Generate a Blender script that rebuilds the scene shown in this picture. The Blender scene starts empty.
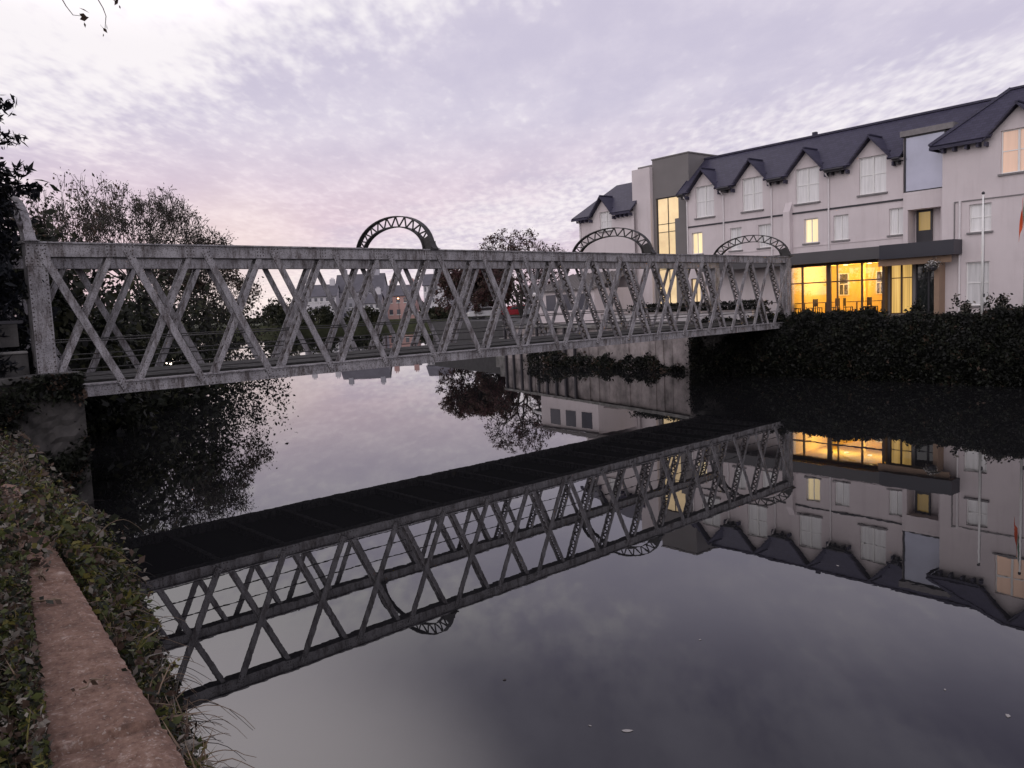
import bpy, math, random
import numpy as np
from mathutils import Vector, Matrix

scene = bpy.context.scene
COL = scene.collection
rnd = random.Random(7)
R_ = math.radians

# ------------------------------------------------------------------ helpers
class MB:
    """collects simple solids and links them as ONE mesh object"""
    def __init__(self): self.v = []; self.f = []; self.m = []
    def add(self, vs, fs, mi=0):
        b = len(self.v); self.v += [tuple(p) for p in vs]
        for q in fs: self.f.append(tuple(b + i for i in q)); self.m.append(mi)
    def box(self, x0, x1, y0, y1, z0, z1, mi=0):
        x0, x1 = min(x0, x1), max(x0, x1); y0, y1 = min(y0, y1), max(y0, y1); z0, z1 = min(z0, z1), max(z0, z1)
        self.add([(x0,y0,z0),(x1,y0,z0),(x1,y1,z0),(x0,y1,z0),(x0,y0,z1),(x1,y0,z1),(x1,y1,z1),(x0,y1,z1)],
                 [(0,3,2,1),(4,5,6,7),(0,1,5,4),(1,2,6,5),(2,3,7,6),(3,0,4,7)], mi)
    def bar(self, p, q, w, t, side=(0,1,0), mi=0):
        """rectangular bar from p to q; t is its size along 'side', w across"""
        p = Vector(p); q = Vector(q); d = (q - p).normalized(); s = Vector(side)
        s = (s - d * s.dot(d)).normalized(); u = d.cross(s)
        vs = []
        for e in (p, q):
            for a, b in ((-1,-1),(1,-1),(1,1),(-1,1)):
                vs.append(e + u * (a * w / 2) + s * (b * t / 2))
        self.add(vs, [(0,1,2,3),(7,6,5,4),(0,4,5,1),(1,5,6,2),(2,6,7,3),(3,7,4,0)], mi)
    def tube(self, pts, rad, n=6, mi=0, cap=True):
        pts = [Vector(p) for p in pts]
        if not isinstance(rad, (list, tuple)): rad = [rad] * len(pts)
        vs = []; fs = []
        ref = Vector((0.3, 0.5, 0.81))
        for i, p in enumerate(pts):
            d = pts[min(i + 1, len(pts) - 1)] - pts[max(i - 1, 0)]
            if d.length < 1e-9: d = Vector((0, 0, 1))
            d.normalize(); a = d.cross(ref)
            if a.length < 1e-3: a = d.cross(Vector((1, 0, 0)))
            a.normalize(); b = d.cross(a)
            for k in range(n):
                th = 2 * math.pi * k / n
                vs.append(p + (a * math.cos(th) + b * math.sin(th)) * rad[i])
        for i in range(len(pts) - 1):
            for k in range(n):
                fs.append((i*n+k, i*n+(k+1) % n, (i+1)*n+(k+1) % n, (i+1)*n+k))
        if cap:
            fs.append(tuple(range(n))[::-1]); fs.append(tuple((len(pts)-1)*n + k for k in range(n)))
        self.add(vs, fs, mi)
    def prism(self, poly, ext, mi=0):
        """poly: list of 3D points (planar), extruded by vector ext"""
        n = len(poly); e = Vector(ext); P = [Vector(p) for p in poly]
        vs = P + [p + e for p in P]
        fs = [tuple(range(n))[::-1], tuple(range(n, 2*n))]
        for i in range(n): fs.append((i, (i+1) % n, n + (i+1) % n, n + i))
        self.add(vs, fs, mi)
    def quad(self, a, b, c, d, mi=0): self.add([a, b, c, d], [(0,1,2,3)], mi)
    def ball(self, c, r, n=8, mi=0, sq=1.0):
        rows = max(3, n // 2); pts = []; 
        vs = []; fs = []
        for i in range(rows + 1):
            ph = math.pi * i / rows
            for k in range(n):
                th = 2 * math.pi * k / n
                vs.append((c[0] + r*math.sin(ph)*math.cos(th), c[1] + r*math.sin(ph)*math.sin(th), c[2] + sq*r*math.cos(ph)))
        for i in range(rows):
            for k in range(n): fs.append((i*n+k, i*n+(k+1) % n, (i+1)*n+(k+1) % n, (i+1)*n+k))
        self.add(vs, fs, mi)
    def build(self, name, mats, parent=None, off=(0,0,0), smooth=False, bevel=0):
        me = bpy.data.meshes.new(name)
        ox, oy, oz = off
        me.from_pydata([(x+ox, y+oy, z+oz) for x, y, z in self.v], [], self.f)
        if not isinstance(mats, (list, tuple)): mats = [mats]
        for m in mats: me.materials.append(m)
        if len(mats) > 1: me.polygons.foreach_set('material_index', self.m)
        if smooth: me.polygons.foreach_set('use_smooth', [True] * len(self.f))
        me.update()
        o = bpy.data.objects.new(name, me); COL.objects.link(o)
        if parent: o.parent = parent
        if bevel:
            bv = o.modifiers.new('bevel', 'BEVEL'); bv.width = bevel; bv.segments = 2; bv.limit_method = 'ANGLE'
        return o

def leaf_mesh(name, centres, size, mats, parent=None, weights=None, flat=0.0, seed=1, aspect=0.55, droop=0.0):
    """many small folded leaf faces, one mesh; sizes jitter, material chosen per leaf"""
    g = np.random.default_rng(seed)
    c = np.asarray(centres, float); n = len(c)
    nr = g.normal(size=(n, 3)); nr[:, 2] += flat * 2; nr /= np.linalg.norm(nr, axis=1)[:, None]
    t = g.normal(size=(n, 3)); t[:, 2] -= droop; t -= nr * (t * nr).sum(1)[:, None]; t /= np.linalg.norm(t, axis=1)[:, None]
    b = np.cross(nr, t)
    s = (size * np.clip(g.lognormal(-.08, .42, n), .4, 1.8))[:, None]
    v = np.stack([c - t*s, c + b*s*aspect + t*s*0.1 + nr*s*0.12, c + t*s, c - b*s*aspect + t*s*0.1 + nr*s*0.12], 1).reshape(-1, 3)
    f = np.arange(n * 4).reshape(-1, 4)
    me = bpy.data.meshes.new(name)
    me.vertices.add(n * 4); me.vertices.foreach_set('co', v.ravel())
    me.loops.add(n * 4); me.loops.foreach_set('vertex_index', f.ravel())
    me.polygons.add(n); me.polygons.foreach_set('loop_start', np.arange(0, n * 4, 4)); 
    if not isinstance(mats, (list, tuple)): mats = [mats]
    for m in mats: me.materials.append(m)
    if len(mats) > 1:
        w = np.array(weights if weights else [1] * len(mats), float)
        q = 2.2 / max(size * 14, .12)
        fld = np.sin(c[:, 0]*q*1.7 + c[:, 1]*q + seed) * np.sin(c[:, 1]*q*1.3 - c[:, 2]*q*1.9 + 2*seed) + .6*np.sin(c[:, 0]*q*3.1 - c[:, 2]*q*2.7 + seed)
        rk = np.argsort(np.argsort(fld + g.normal(scale=.75, size=n))) / n
        me.polygons.foreach_set('material_index', np.minimum(np.searchsorted(np.cumsum(w / w.sum()), rk), len(mats) - 1).astype(np.int32))
    me.update(calc_edges=True); me.validate()
    o = bpy.data.objects.new(name, me); COL.objects.link(o)
    if parent: o.parent = parent
    return o

def tag(o, label=None, cat=None, group=None, kind=None):
    if label: o['label'] = label
    if cat: o['category'] = cat
    if group: o['group'] = group
    if kind: o['kind'] = kind
    return o
def thing(name, label, cat, loc=(0,0,0), rz=0.0, group=None):
    o = bpy.data.objects.new(name, None); COL.objects.link(o)
    o.location = loc; o.rotation_euler = (0, 0, rz); o.empty_display_size = 0.3
    return tag(o, label, cat, group)
def dup(root, loc, rz, label=None):
    r = root.copy(); COL.objects.link(r); r.location = loc; r.rotation_euler = (0, 0, rz)
    if label: r['label'] = label
    for ch in list(root.children):
        c = ch.copy(); COL.objects.link(c); c.parent = r
        for g in list(ch.children):
            d = g.copy(); COL.objects.link(d); d.parent = c
    return r

# ------------------------------------------------------------------ materials
def nodes(name):
    m = bpy.data.materials.new(name); m.use_nodes = True
    nt = m.node_tree; return m, nt, nt.nodes, nt.links, nt.nodes['Principled BSDF']
def ramp(N, L, fac, stops):
    r = N.new('ShaderNodeValToRGB'); e = r.color_ramp.elements
    e[0].position, e[0].color = stops[0][0], (*stops[0][1], 1)
    e[1].position, e[1].color = stops[-1][0], (*stops[-1][1], 1)
    for p, c in stops[1:-1]:
        x = e.new(p); x.color = (*c, 1)
    L.new(fac, r.inputs[0]); return r.outputs[0]
def noise(N, L, vec, scale, detail=4, rough=0.6):
    n = N.new('ShaderNodeTexNoise'); n.inputs['Scale'].default_value = scale
    n.inputs['Detail'].default_value = detail; n.inputs['Roughness'].default_value = rough
    if vec is not None: L.new(vec, n.inputs['Vector'])
    return n.outputs['Fac']
def mapping(N, L, vec, scale):
    m = N.new('ShaderNodeMapping'); m.inputs['Scale'].default_value = scale
    L.new(vec, m.inputs['Vector']); return m.outputs[0]
def mat(name, c, rough=0.7, var=0.25, scale=3.0, bump=0.0, bscale=30.0, metal=0.0, c2=None, stretch=(1,1,1), detail=5, spec=0.5, lo=0.35, hi=0.65):
    m, nt, N, L, P = nodes(name)
    tc = N.new('ShaderNodeTexCoord').outputs['Object']
    v = mapping(N, L, tc, stretch)
    c2 = c2 or tuple(x * (1 - var) for x in c)
    col = ramp(N, L, noise(N, L, v, scale, detail), [(lo, c2), (hi, c)])
    L.new(col, P.inputs['Base Color'])
    P.inputs['Roughness'].default_value = rough; P.inputs['Metallic'].default_value = metal
    P.inputs['Specular IOR Level'].default_value = spec
    if bump:
        b = N.new('ShaderNodeBump'); b.inputs['Strength'].default_value = bump; b.inputs['Distance'].default_value = 0.02
        L.new(noise(N, L, tc, bscale, 4), b.inputs['Height']); L.new(b.outputs[0], P.inputs['Normal'])
    return m
def leafmat(name, c, var=0.5):
    m, nt, N, L, P = nodes(name)
    tc = N.new('ShaderNodeTexCoord').outputs['Object']
    col = ramp(N, L, noise(N, L, tc, 1.3, 3), [(0.3, tuple(x*(1-var) for x in c)), (0.7, c)])
    L.new(col, P.inputs['Base Color']); P.inputs['Roughness'].default_value = 0.6
    P.inputs['Specular IOR Level'].default_value = 0.25
    tr = N.new('ShaderNodeBsdfTranslucent'); L.new(col, tr.inputs['Color'])
    mx = N.new('ShaderNodeMixShader'); mx.inputs[0].default_value = 0.25
    L.new(P.outputs[0], mx.inputs[1]); L.new(tr.outputs[0], mx.inputs[2])
    L.new(mx.outputs[0], N['Material Output'].inputs['Surface'])
    return m
def emit(name, c, s, stripes=0.0, vary=0.0):
    m, nt, N, L, P = nodes(name)
    tc = N.new('ShaderNodeTexCoord').outputs['Object']
    P.inputs['Base Color'].default_value = (*[x * 0.5 for x in c], 1); P.inputs['Roughness'].default_value = 0.08
    P.inputs['Emission Strength'].default_value = s
    if stripes or vary:
        v = mapping(N, L, tc, (stripes or 1, 1, 0.15 if stripes else 1))
        col = ramp(N, L, noise(N, L, v, 1.0, 3), [(0.3, tuple(x*(1-max(vary, 0.3)) for x in c)), (0.65, c)])
        L.new(col, P.inputs['Emission Color'])
    else: P.inputs['Emission Color'].default_value = (*c, 1)
    return m

def painted_steel():
    m, nt, N, L, P = nodes('bridge_paint')
    tc = N.new('ShaderNodeTexCoord').outputs['Object']
    g = noise(N, L, tc, 2.2, 6, 0.65)
    streak = noise(N, L, mapping(N, L, tc, (7, 7, 1.6)), 1.0, 6, 0.75)
    spots = noise(N, L, tc, 38, 3, 0.6)
    base = ramp(N, L, g, [(0.3, (0.22, 0.21, 0.225)), (0.7, (0.40, 0.385, 0.405))])
    dirt = ramp(N, L, streak, [(0.36, (0.26, 0.22, 0.20)), (0.54, (1, 1, 1))])
    rust = ramp(N, L, spots, [(0.36, (0.18, 0.14, 0.12)), (0.47, (1, 1, 1))])
    def mul(a, b, f):
        x = N.new('ShaderNodeMix'); x.data_type = 'RGBA'; x.blend_type = 'MULTIPLY'; x.inputs[0].default_value = f
        L.new(a, x.inputs[6]); L.new(b, x.inputs[7]); return x.outputs[2]
    L.new(mul(mul(base, dirt, 0.92), rust, 0.75), P.inputs['Base Color'])
    P.inputs['Roughness'].default_value = 0.6; P.inputs['Specular IOR Level'].default_value = 0.3
    b = N.new('ShaderNodeBump'); b.inputs['Strength'].default_value = 0.35; b.inputs['Distance'].default_value = 0.01
    L.new(spots, b.inputs['Height']); L.new(b.outputs[0], P.inputs['Normal'])
    return m
def water_mat():
    m, nt, N, L, P = nodes('river_water')
    P.inputs['Base Color'].default_value = (0.010, 0.010, 0.011, 1)
    P.inputs['Roughness'].default_value = 0.0; P.inputs['IOR'].default_value = 1.65
    tc = N.new('ShaderNodeTexCoord').outputs['Object']
    n1 = noise(N, L, mapping(N, L, tc, (0.9, 0.5, 1)), 1.0, 3, 0.5)
    n2 = noise(N, L, tc, 5.0, 2, 0.5)
    a = N.new('ShaderNodeMath'); a.operation = 'MULTIPLY_ADD'; a.inputs[1].default_value = 0.12
    L.new(n2, a.inputs[0]); L.new(n1, a.inputs[2])
    b = N.new('ShaderNodeBump'); b.inputs['Strength'].default_value = 0.035; b.inputs['Distance'].default_value = 0.03
    L.new(a.outputs[0], b.inputs['Height']); L.new(b.outputs[0], P.inputs['Normal'])
    return m
def glass_mat(name, tint=(1,1,1), gloss=0.12):
    m, nt, N, L, P = nodes(name)
    t = N.new('ShaderNodeBsdfTransparent'); t.inputs[0].default_value = (*tint, 1)
    g = N.new('ShaderNodeBsdfGlossy'); g.inputs['Roughness'].default_value = 0.02
    mx = N.new('ShaderNodeMixShader'); mx.inputs[0].default_value = gloss
    L.new(t.outputs[0], mx.inputs[1]); L.new(g.outputs[0], mx.inputs[2]); L.new(mx.outputs[0], N['Material Output'].inputs['Surface'])
    return m
def wall_mat():
    m, nt, N, L, P = nodes('wall_render')
    tc = N.new('ShaderNodeTexCoord').outputs['Object']
    base = ramp(N, L, noise(N, L, tc, 0.45, 6, 0.6), [(0.3, (0.575, 0.515, 0.53)), (0.7, (0.665, 0.60, 0.612))])
    damp = ramp(N, L, noise(N, L, mapping(N, L, tc, (2.2, 2.2, 0.22)), 1.0, 6, 0.7), [(0.33, (0.80, 0.78, 0.77)), (0.5, (1, 1, 1))])
    x = N.new('ShaderNodeMix'); x.data_type = 'RGBA'; x.blend_type = 'MULTIPLY'; x.inputs[0].default_value = 0.35
    L.new(base, x.inputs[6]); L.new(damp, x.inputs[7]); L.new(x.outputs[2], P.inputs['Base Color']); P.inputs['Roughness'].default_value = 0.92
    P.inputs['Specular IOR Level'].default_value = 0.2
    b = N.new('ShaderNodeBump'); b.inputs['Strength'].default_value = 0.25; b.inputs['Distance'].default_value = 0.02
    L.new(noise(N, L, tc, 40, 4), b.inputs['Height']); L.new(b.outputs[0], P.inputs['Normal'])
    return m
def slate_mat():
    m, nt, N, L, P = nodes('roof_slate')
    tc = N.new('ShaderNodeTexCoord').outputs['Object']
    br = N.new('ShaderNodeTexBrick'); br.inputs['Scale'].default_value = 1.0
    br.inputs['Brick Width'].default_value = 0.28; br.inputs['Row Height'].default_value = 0.14; br.inputs['Mortar Size'].default_value = 0.008
    br.inputs['Color1'].default_value = (0.036, 0.033, 0.060, 1); br.inputs['Color2'].default_value = (0.050, 0.046, 0.080, 1); br.inputs['Mortar'].default_value = (0.02, 0.02, 0.028, 1)
    sw = N.new('ShaderNodeSeparateXYZ'); L.new(tc, sw.inputs[0])
    cb = N.new('ShaderNodeCombineXYZ'); L.new(sw.outputs[0], cb.inputs[0]); L.new(sw.outputs[2], cb.inputs[1])
    L.new(cb.outputs[0], br.inputs['Vector'])
    L.new(br.outputs['Color'], P.inputs['Base Color']); P.inputs['Roughness'].default_value = 0.55
    P.inputs['Specular IOR Level'].default_value = 0.3
    return m

M = dict(
    steel=painted_steel(), water=water_mat(), slate=slate_mat(),
    render=wall_mat(),
    rendershade=mat('grey_render', (0.50, 0.47, 0.48), 0.9, 0.1, 0.6, bump=0.2, bscale=40),
    dark_panel=mat('dark_cladding', (0.18, 0.165, 0.165), 0.6, 0.12, 0.8),
    navy=mat('canopy_cladding', (0.022, 0.022, 0.034), 0.35, 0.1, 0.8),
    slatepanel=mat('canopy_zinc', (0.072, 0.068, 0.074), 0.4, 0.12, 0.9),
    soffit=mat('soffit_board', (0.30, 0.20, 0.14), 0.7, 0.15, 3, stretch=(1, 8, 1)),
    trim=mat('dark_trim', (0.03, 0.028, 0.036), 0.5, 0.2, 4),
    white=mat('white_upvc', (0.78, 0.77, 0.76), 0.45, 0.05, 4),
    sill=mat('stone_sill', (0.22, 0.205, 0.21), 0.8, 0.2, 6),
    pipe=mat('painted_pipe', (0.70, 0.66, 0.67), 0.5, 0.08, 3),
    curtain=mat('net_curtain', (0.74, 0.73, 0.74), 0.06, 0.22, 1.0, stretch=(9, 1, 0.5), spec=0.9),
    bigglass=mat('sky_tinted_glass', (0.34, 0.35, 0.45), 0.04, 0.25, 0.4, spec=1.0, metal=0.25),  # pale tint of the reflected sky is put into the base colour
    darkglass=mat('dark_glass', (0.02, 0.024, 0.024), 0.03, 0.2, 1, spec=0.8),
    glass=glass_mat('clear_glass'),
    lit=emit('lit_curtain', (1.0, 0.80, 0.46), 0.95, 9, 0.35),
    lit_warm=emit('lit_warm_pane', (1.0, 0.66, 0.50), 0.36, 5, 0.25),
    lit_stair=emit('lit_stairwell', (1.0, 0.74, 0.42), 0.75, 0, 0.35),
    lit_olive=emit('lit_olive_pane', (0.50, 0.33, 0.10), 0.42, 4, 0.3),
    lit_door=emit('lit_door_pane', (1.0, 0.62, 0.18), 0.8, 7, 0.75),
    lamp=emit('lamp_glow', (1.0, 0.86, 0.6), 2.0),
    streetlamp=emit('sodium_lamp', (1.0, 0.5, 0.2), 9.0),
    yellow=mat('yellow_wall', (0.85, 0.60, 0.17), 0.8, 0.1, 1),
    wood=mat('brown_wood', (0.17, 0.075, 0.035), 0.5, 0.4, 2, stretch=(1, 1, 10)),
    woodframe=mat('brown_frame', (0.10, 0.055, 0.035), 0.5, 0.3, 3),
    redpic=mat('red_picture', (0.40, 0.05, 0.03), 0.6, 0.6, 4),
    chair=mat('dark_chair', (0.05, 0.03, 0.02), 0.6, 0.3, 5),
    concrete=mat('old_concrete', (0.26, 0.25, 0.24), 0.9, 0.55, 1.6, bump=0.5, bscale=18),
    pale_stone=mat('quay_stone', (0.40, 0.35, 0.345), 0.9, 0.72, 0.9, bump=0.6, bscale=5, detail=8),
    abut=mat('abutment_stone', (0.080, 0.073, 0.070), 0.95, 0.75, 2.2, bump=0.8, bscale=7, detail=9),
    coping=None,
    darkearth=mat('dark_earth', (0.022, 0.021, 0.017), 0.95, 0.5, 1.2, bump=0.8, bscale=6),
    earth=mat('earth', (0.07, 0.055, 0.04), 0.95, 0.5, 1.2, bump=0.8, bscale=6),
    grass=mat('grass_bank', (0.055, 0.062, 0.03), 0.95, 0.4, 0.8, bump=0.6, bscale=12),
    bark=mat('bark', (0.05, 0.042, 0.038), 0.95, 0.4, 6, bump=0.6, bscale=20, stretch=(1, 1, 0.3)),
    drystem=mat('dry_stem', (0.24, 0.17, 0.115), 0.8, 0.45, 6),
    rivet=mat('rivet_rust_lacing_shade', (0.09, 0.075, 0.07), 0.8, 0.5, 20),  # rust on the rivets; on the lacing its darkness stands in for shade
    arch_shade_rail=mat('arch_shade_rail_dark', (0.040, 0.037, 0.037), 0.6, 0.5, 5),  # backlit shade of the arches put into the colour; also the dark handrails
    wetstone=mat('damp_concrete', (0.085, 0.08, 0.078), 0.9, 0.6, 1.8, bump=0.6, bscale=14),
    timber=mat('deck_timber', (0.028, 0.026, 0.025), 0.85, 0.4, 3, stretch=(8, 1, 1)),
    leafdark=leafmat('leaf_dark', (0.026, 0.030, 0.019)),
    leafblack=leafmat('leaf_ivy', (0.013, 0.014, 0.012)),
    conifer=leafmat('leaf_conifer', (0.014, 0.016, 0.022)),
    leafmid=leafmat('leaf_mid', (0.060, 0.062, 0.034)),
    leafgreen=leafmat('leaf_bramble', (0.082, 0.096, 0.030)),
    leafyellow=leafmat('leaf_yellow', (0.175, 0.155, 0.040)),
    leafbrown=leafmat('leaf_brown', (0.095, 0.062, 0.046)),
    leafpale=leafmat('leaf_pale', (0.25, 0.225, 0.195)),
    leafred=leafmat('leaf_autumn', (0.115, 0.055, 0.055)),
    leafgrey=leafmat('leaf_sparse', (0.075, 0.072, 0.055)),
    orange=mat('flag_orange', (0.62, 0.10, 0.03), 0.8, 0.15, 3),
    flagwhite=mat('flag_white', (0.62, 0.60, 0.60), 0.8, 0.1, 3),
    flaggreen=mat('flag_green', (0.02, 0.13, 0.05), 0.8, 0.15, 3),
    carred=mat('car_red', (0.30, 0.02, 0.03), 0.25, 0.05, 1), carwhite=mat('car_white', (0.62, 0.62, 0.64), 0.25, 0.05, 1),
    carsilver=mat('car_silver', (0.30, 0.30, 0.32), 0.25, 0.05, 1), cardark=mat('car_dark', (0.04, 0.04, 0.05), 0.25, 0.05, 1),
    tyre=mat('tyre', (0.015, 0.015, 0.016), 0.9, 0.1, 3),
    tarmac=mat('tarmac', (0.06, 0.058, 0.06), 0.9, 0.25, 2, bump=0.3, bscale=60),
    canvas=mat('canvas', (0.60, 0.58, 0.58), 0.8, 0.1, 2),
    housewhite=mat('house_white', (0.55, 0.53, 0.56), 0.9, 0.12, 0.4), housepink=mat('house_pink', (0.48, 0.30, 0.28), 0.9, 0.12, 0.4),
    housegrey=mat('house_grey', (0.36, 0.35, 0.39), 0.9, 0.12, 0.4), houseroof=mat('house_roof', (0.11, 0.105, 0.125), 0.8, 0.25, 0.5),
    housewin=mat('house_window', (0.09, 0.09, 0.11), 0.1, 0.2, 1),
    foam=mat('foam', (0.36, 0.34, 0.33), 0.8, 0.2, 20),
)
def coping_mat():
    m, nt, N, L, P = nodes('coping_concrete')
    tc = N.new('ShaderNodeTexCoord').outputs['Object']
    a = ramp(N, L, noise(N, L, tc, 8.0, 10, 0.78), [(0.36, (0.120, 0.076, 0.060)), (0.52, (0.215, 0.132, 0.100)), (0.585, (0.26, 0.172, 0.135)), (0.66, (0.42, 0.335, 0.29))])
    s = ramp(N, L, noise(N, L, tc, 34, 5, 0.7), [(0.33, (0.45, 0.42, 0.40)), (0.5, (1, 1, 1))])
    x = N.new('ShaderNodeMix'); x.data_type = 'RGBA'; x.blend_type = 'MULTIPLY'; x.inputs[0].default_value = 0.6
    L.new(a, x.inputs[6]); L.new(s, x.inputs[7]); L.new(x.outputs[2], P.inputs['Base Color'])
    li = ramp(N, L, noise(N, L, tc, 60, 3, 0.5), [(0.60, (0, 0, 0)), (0.68, (1, 1, 1))])
    lm = N.new('ShaderNodeMath'); lm.operation = 'MULTIPLY'; L.new(li, lm.inputs[0]); L.new(noise(N, L, tc, 5, 3), lm.inputs[1])
    y = N.new('ShaderNodeMix'); y.data_type = 'RGBA'; L.new(lm.outputs[0], y.inputs[0]); L.new(x.outputs[2], y.inputs[6]); y.inputs[7].default_value = (0.42, 0.37, 0.33, 1)
    L.new(y.outputs[2], P.inputs['Base Color'])
    P.inputs['Roughness'].default_value = 0.92; P.inputs['Specular IOR Level'].default_value = 0.2
    b = N.new('ShaderNodeBump'); b.inputs['Strength'].default_value = 0.9; b.inputs['Distance'].default_value = 0.015
    L.new(noise(N, L, tc, 22, 9, 0.75), b.inputs['Height']); L.new(b.outputs[0], P.inputs['Normal'])
    return m
M['coping'] = coping_mat()

# ------------------------------------------------------------------ camera
F_PX, PITCH, ROLL, CAM_H = 800.0, 0.0960163, 0.0440869, 3.9
Fv = Vector((0, math.cos(PITCH), -math.sin(PITCH)))
U0 = Vector((0, math.sin(PITCH), math.cos(PITCH))); R0 = Vector((1, 0, 0))
Rv = R0 * math.cos(ROLL) - U0 * math.sin(ROLL); Uv = U0 * math.cos(ROLL) + R0 * math.sin(ROLL)
cam = bpy.data.cameras.new('camera'); co = bpy.data.objects.new('camera', cam); COL.objects.link(co)
mw = Matrix.Identity(4)
for i in range(3): mw[i][0] = Rv[i]; mw[i][1] = Uv[i]; mw[i][2] = -Fv[i]
mw[2][3] = CAM_H
co.matrix_world = mw
cam.sensor_fit = 'HORIZONTAL'; cam.sensor_width = 36.0; cam.lens = 36.0 * F_PX / 1024.0
cam.clip_start = 0.05; cam.clip_end = 6000
scene.camera = co
def horiz(u, dist):
    """ground position seen in the direction of image column u at this distance"""
    a = math.atan((u - 512) / F_PX); return Vector((math.tan(a) * dist, dist, 0))

# river frame: a runs up the river away from the camera, b across it towards the hotel
PHI = -0.89027; 
Dv = Vector((math.cos(PHI), math.sin(PHI), 0)); Nv = Vector((-math.sin(PHI), math.cos(PHI), 0))
def AB(a, b, z=0): return -Dv * a + Nv * b + Vector((0, 0, z))
HC = 41.942                                           # hotel facade line (b)

# ------------------------------------------------------------------ world and sun
def make_world():
    w = bpy.data.worlds.new('World'); scene.world = w; w.use_nodes = True
    nt = w.node_tree; N = nt.nodes; L = nt.links
    for n in list(N): N.remove(n)
    out = N.new('ShaderNodeOutputWorld'); bg = N.new('ShaderNodeBackground')
    L.new(bg.outputs[0], out.inputs[0])
    def math_(op, a, b=None, c=None, clamp=False):
        n = N.new('ShaderNodeMath'); n.operation = op; n.use_clamp = clamp
        for i, x in enumerate((a, b, c)):
            if x is None: continue
            if isinstance(x, (int, float)): n.inputs[i].default_value = x
            else: L.new(x, n.inputs[i])
        return n.outputs[0]
    def mix(f, a, b, mode='MIX'):
        n = N.new('ShaderNodeMix'); n.data_type = 'RGBA'; n.blend_type = mode
        for i, x in ((0, f), (6, a), (7, b)):
            if isinstance(x, (int, float)): n.inputs[i].default_value = x
            elif isinstance(x, tuple): n.inputs[i].default_value = (*x, 1)
            else: L.new(x, n.inputs[i])
        return n.outputs[2]
    def step(x, lo, hi):
        n = N.new('ShaderNodeMapRange'); n.interpolation_type = 'SMOOTHSTEP'
        n.inputs[1].default_value = lo; n.inputs[2].default_value = hi; L.new(x, n.inputs[0]); return n.outputs[0]
    tc = N.new('ShaderNodeTexCoord').outputs['Generated']
    s = N.new('ShaderNodeSeparateXYZ'); L.new(tc, s.inputs[0]); X, Y, Z = s.outputs
    den = math_('ADD', math_('MAXIMUM', Z, 0.0), 0.10)
    cu = math_('DIVIDE', X, den); cv = math_('DIVIDE', Y, den)
    cb = N.new('ShaderNodeCombineXYZ'); L.new(cu, cb.inputs[0]); L.new(cv, cb.inputs[1]); vec = cb.outputs[0]
    def rot(v, ang, sc):
        m = N.new('ShaderNodeMapping'); m.inputs['Rotation'].default_value = (0, 0, R_(ang)); m.inputs['Scale'].default_value = sc
        L.new(v, m.inputs['Vector']); return m.outputs[0]
    big = noise(N, L, rot(vec, 20, (0.5, 0.9, 1)), 1.0, 3, 0.5)
    mid = noise(N, L, rot(vec, 14, (3.4, 1.9, 1)), 1.0, 5, 0.6)
    small = noise(N, L, rot(vec, 8, (22.0, 10.0, 1)), 1.0, 2, 0.5)
    def dotg(u, v):
        d = (Fv + Rv * ((u - 512) / F_PX) - Uv * ((v - 384) / F_PX)).normalized()
        n = N.new('ShaderNodeVectorMath'); n.operation = 'DOT_PRODUCT'; L.new(tc, n.inputs[0]); n.inputs[1].default_value = d
        return n.outputs['Value']
    def side_of(p0, p1):
        d0, d1 = [(Fv + Rv * ((u - 512) / F_PX) - Uv * ((v - 384) / F_PX)).normalized() for u, v in (p0, p1)]
        n = N.new('ShaderNodeVectorMath'); n.operation = 'DOT_PRODUCT'; L.new(tc, n.inputs[0]); n.inputs[1].default_value = d1.cross(d0).normalized()
        return n.outputs['Value']
    wob = math_('MULTIPLY', math_('SUBTRACT', mid, 0.5), 0.16)
    gl = step(math_('ADD', side_of((0, 215), (520, 5)), wob), -0.05, 0.17)       # bright cloud to the upper left
    bd = math_('ABSOLUTE', math_('ADD', side_of((560, 215), (1024, 75)), math_('MULTIPLY', wob, 0.6)))
    band = step(bd, 0.085, 0.0)                                      # brighter break in the cloud over the hotel
    glow = step(dotg(236, 292), 0.990, 1.0)                          # last sun glow low behind the trees
    b = math_('MULTIPLY', big, 0.34)
    b = math_('ADD', b, math_('MULTIPLY', mid, 0.34))
    b = math_('ADD', b, math_('MULTIPLY', small, 0.42))
    b = math_('ADD', b, math_('MULTIPLY', gl, 0.40))
    b = math_('ADD', b, math_('MULTIPLY', band, 0.22))
    light = math_('MULTIPLY', step(b, 0.565, 0.90), math_('SUBTRACT', 1.0, math_('MULTIPLY', step(Z, 0.33, 0.43), 0.85)))
    soft = step(math_('ADD', math_('MULTIPLY', mid, 0.55), math_('MULTIPLY', big, 0.45)), 0.40, 0.62)
    dark = mix(step(Z, 0.34, 0.47), mix(soft, (0.60, 0.56, 0.70), (0.715, 0.665, 0.78)), mix(soft, (0.27, 0.25, 0.36), (0.40, 0.375, 0.50)))
    cloud = mix(light, dark, (0.94, 0.90, 0.93))
    pink = mix(step(math_('ADD', math_('MULTIPLY', mid, 0.6), math_('MULTIPLY', small, 0.4)), 0.38, 0.66), (0.735, 0.565, 0.64), (0.875, 0.705, 0.775))
    low = math_('MULTIPLY', math_('SUBTRACT', 1.0, step(Z, 0.07, 0.24)), math_('SUBTRACT', 1.0, math_('MULTIPLY', band, 0.75)))
    cloud = mix(math_('MULTIPLY', low, 0.85), cloud, pink)
    cloud = mix(math_('MULTIPLY', glow, 0.28), cloud, (1.0, 0.93, 0.78))
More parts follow.
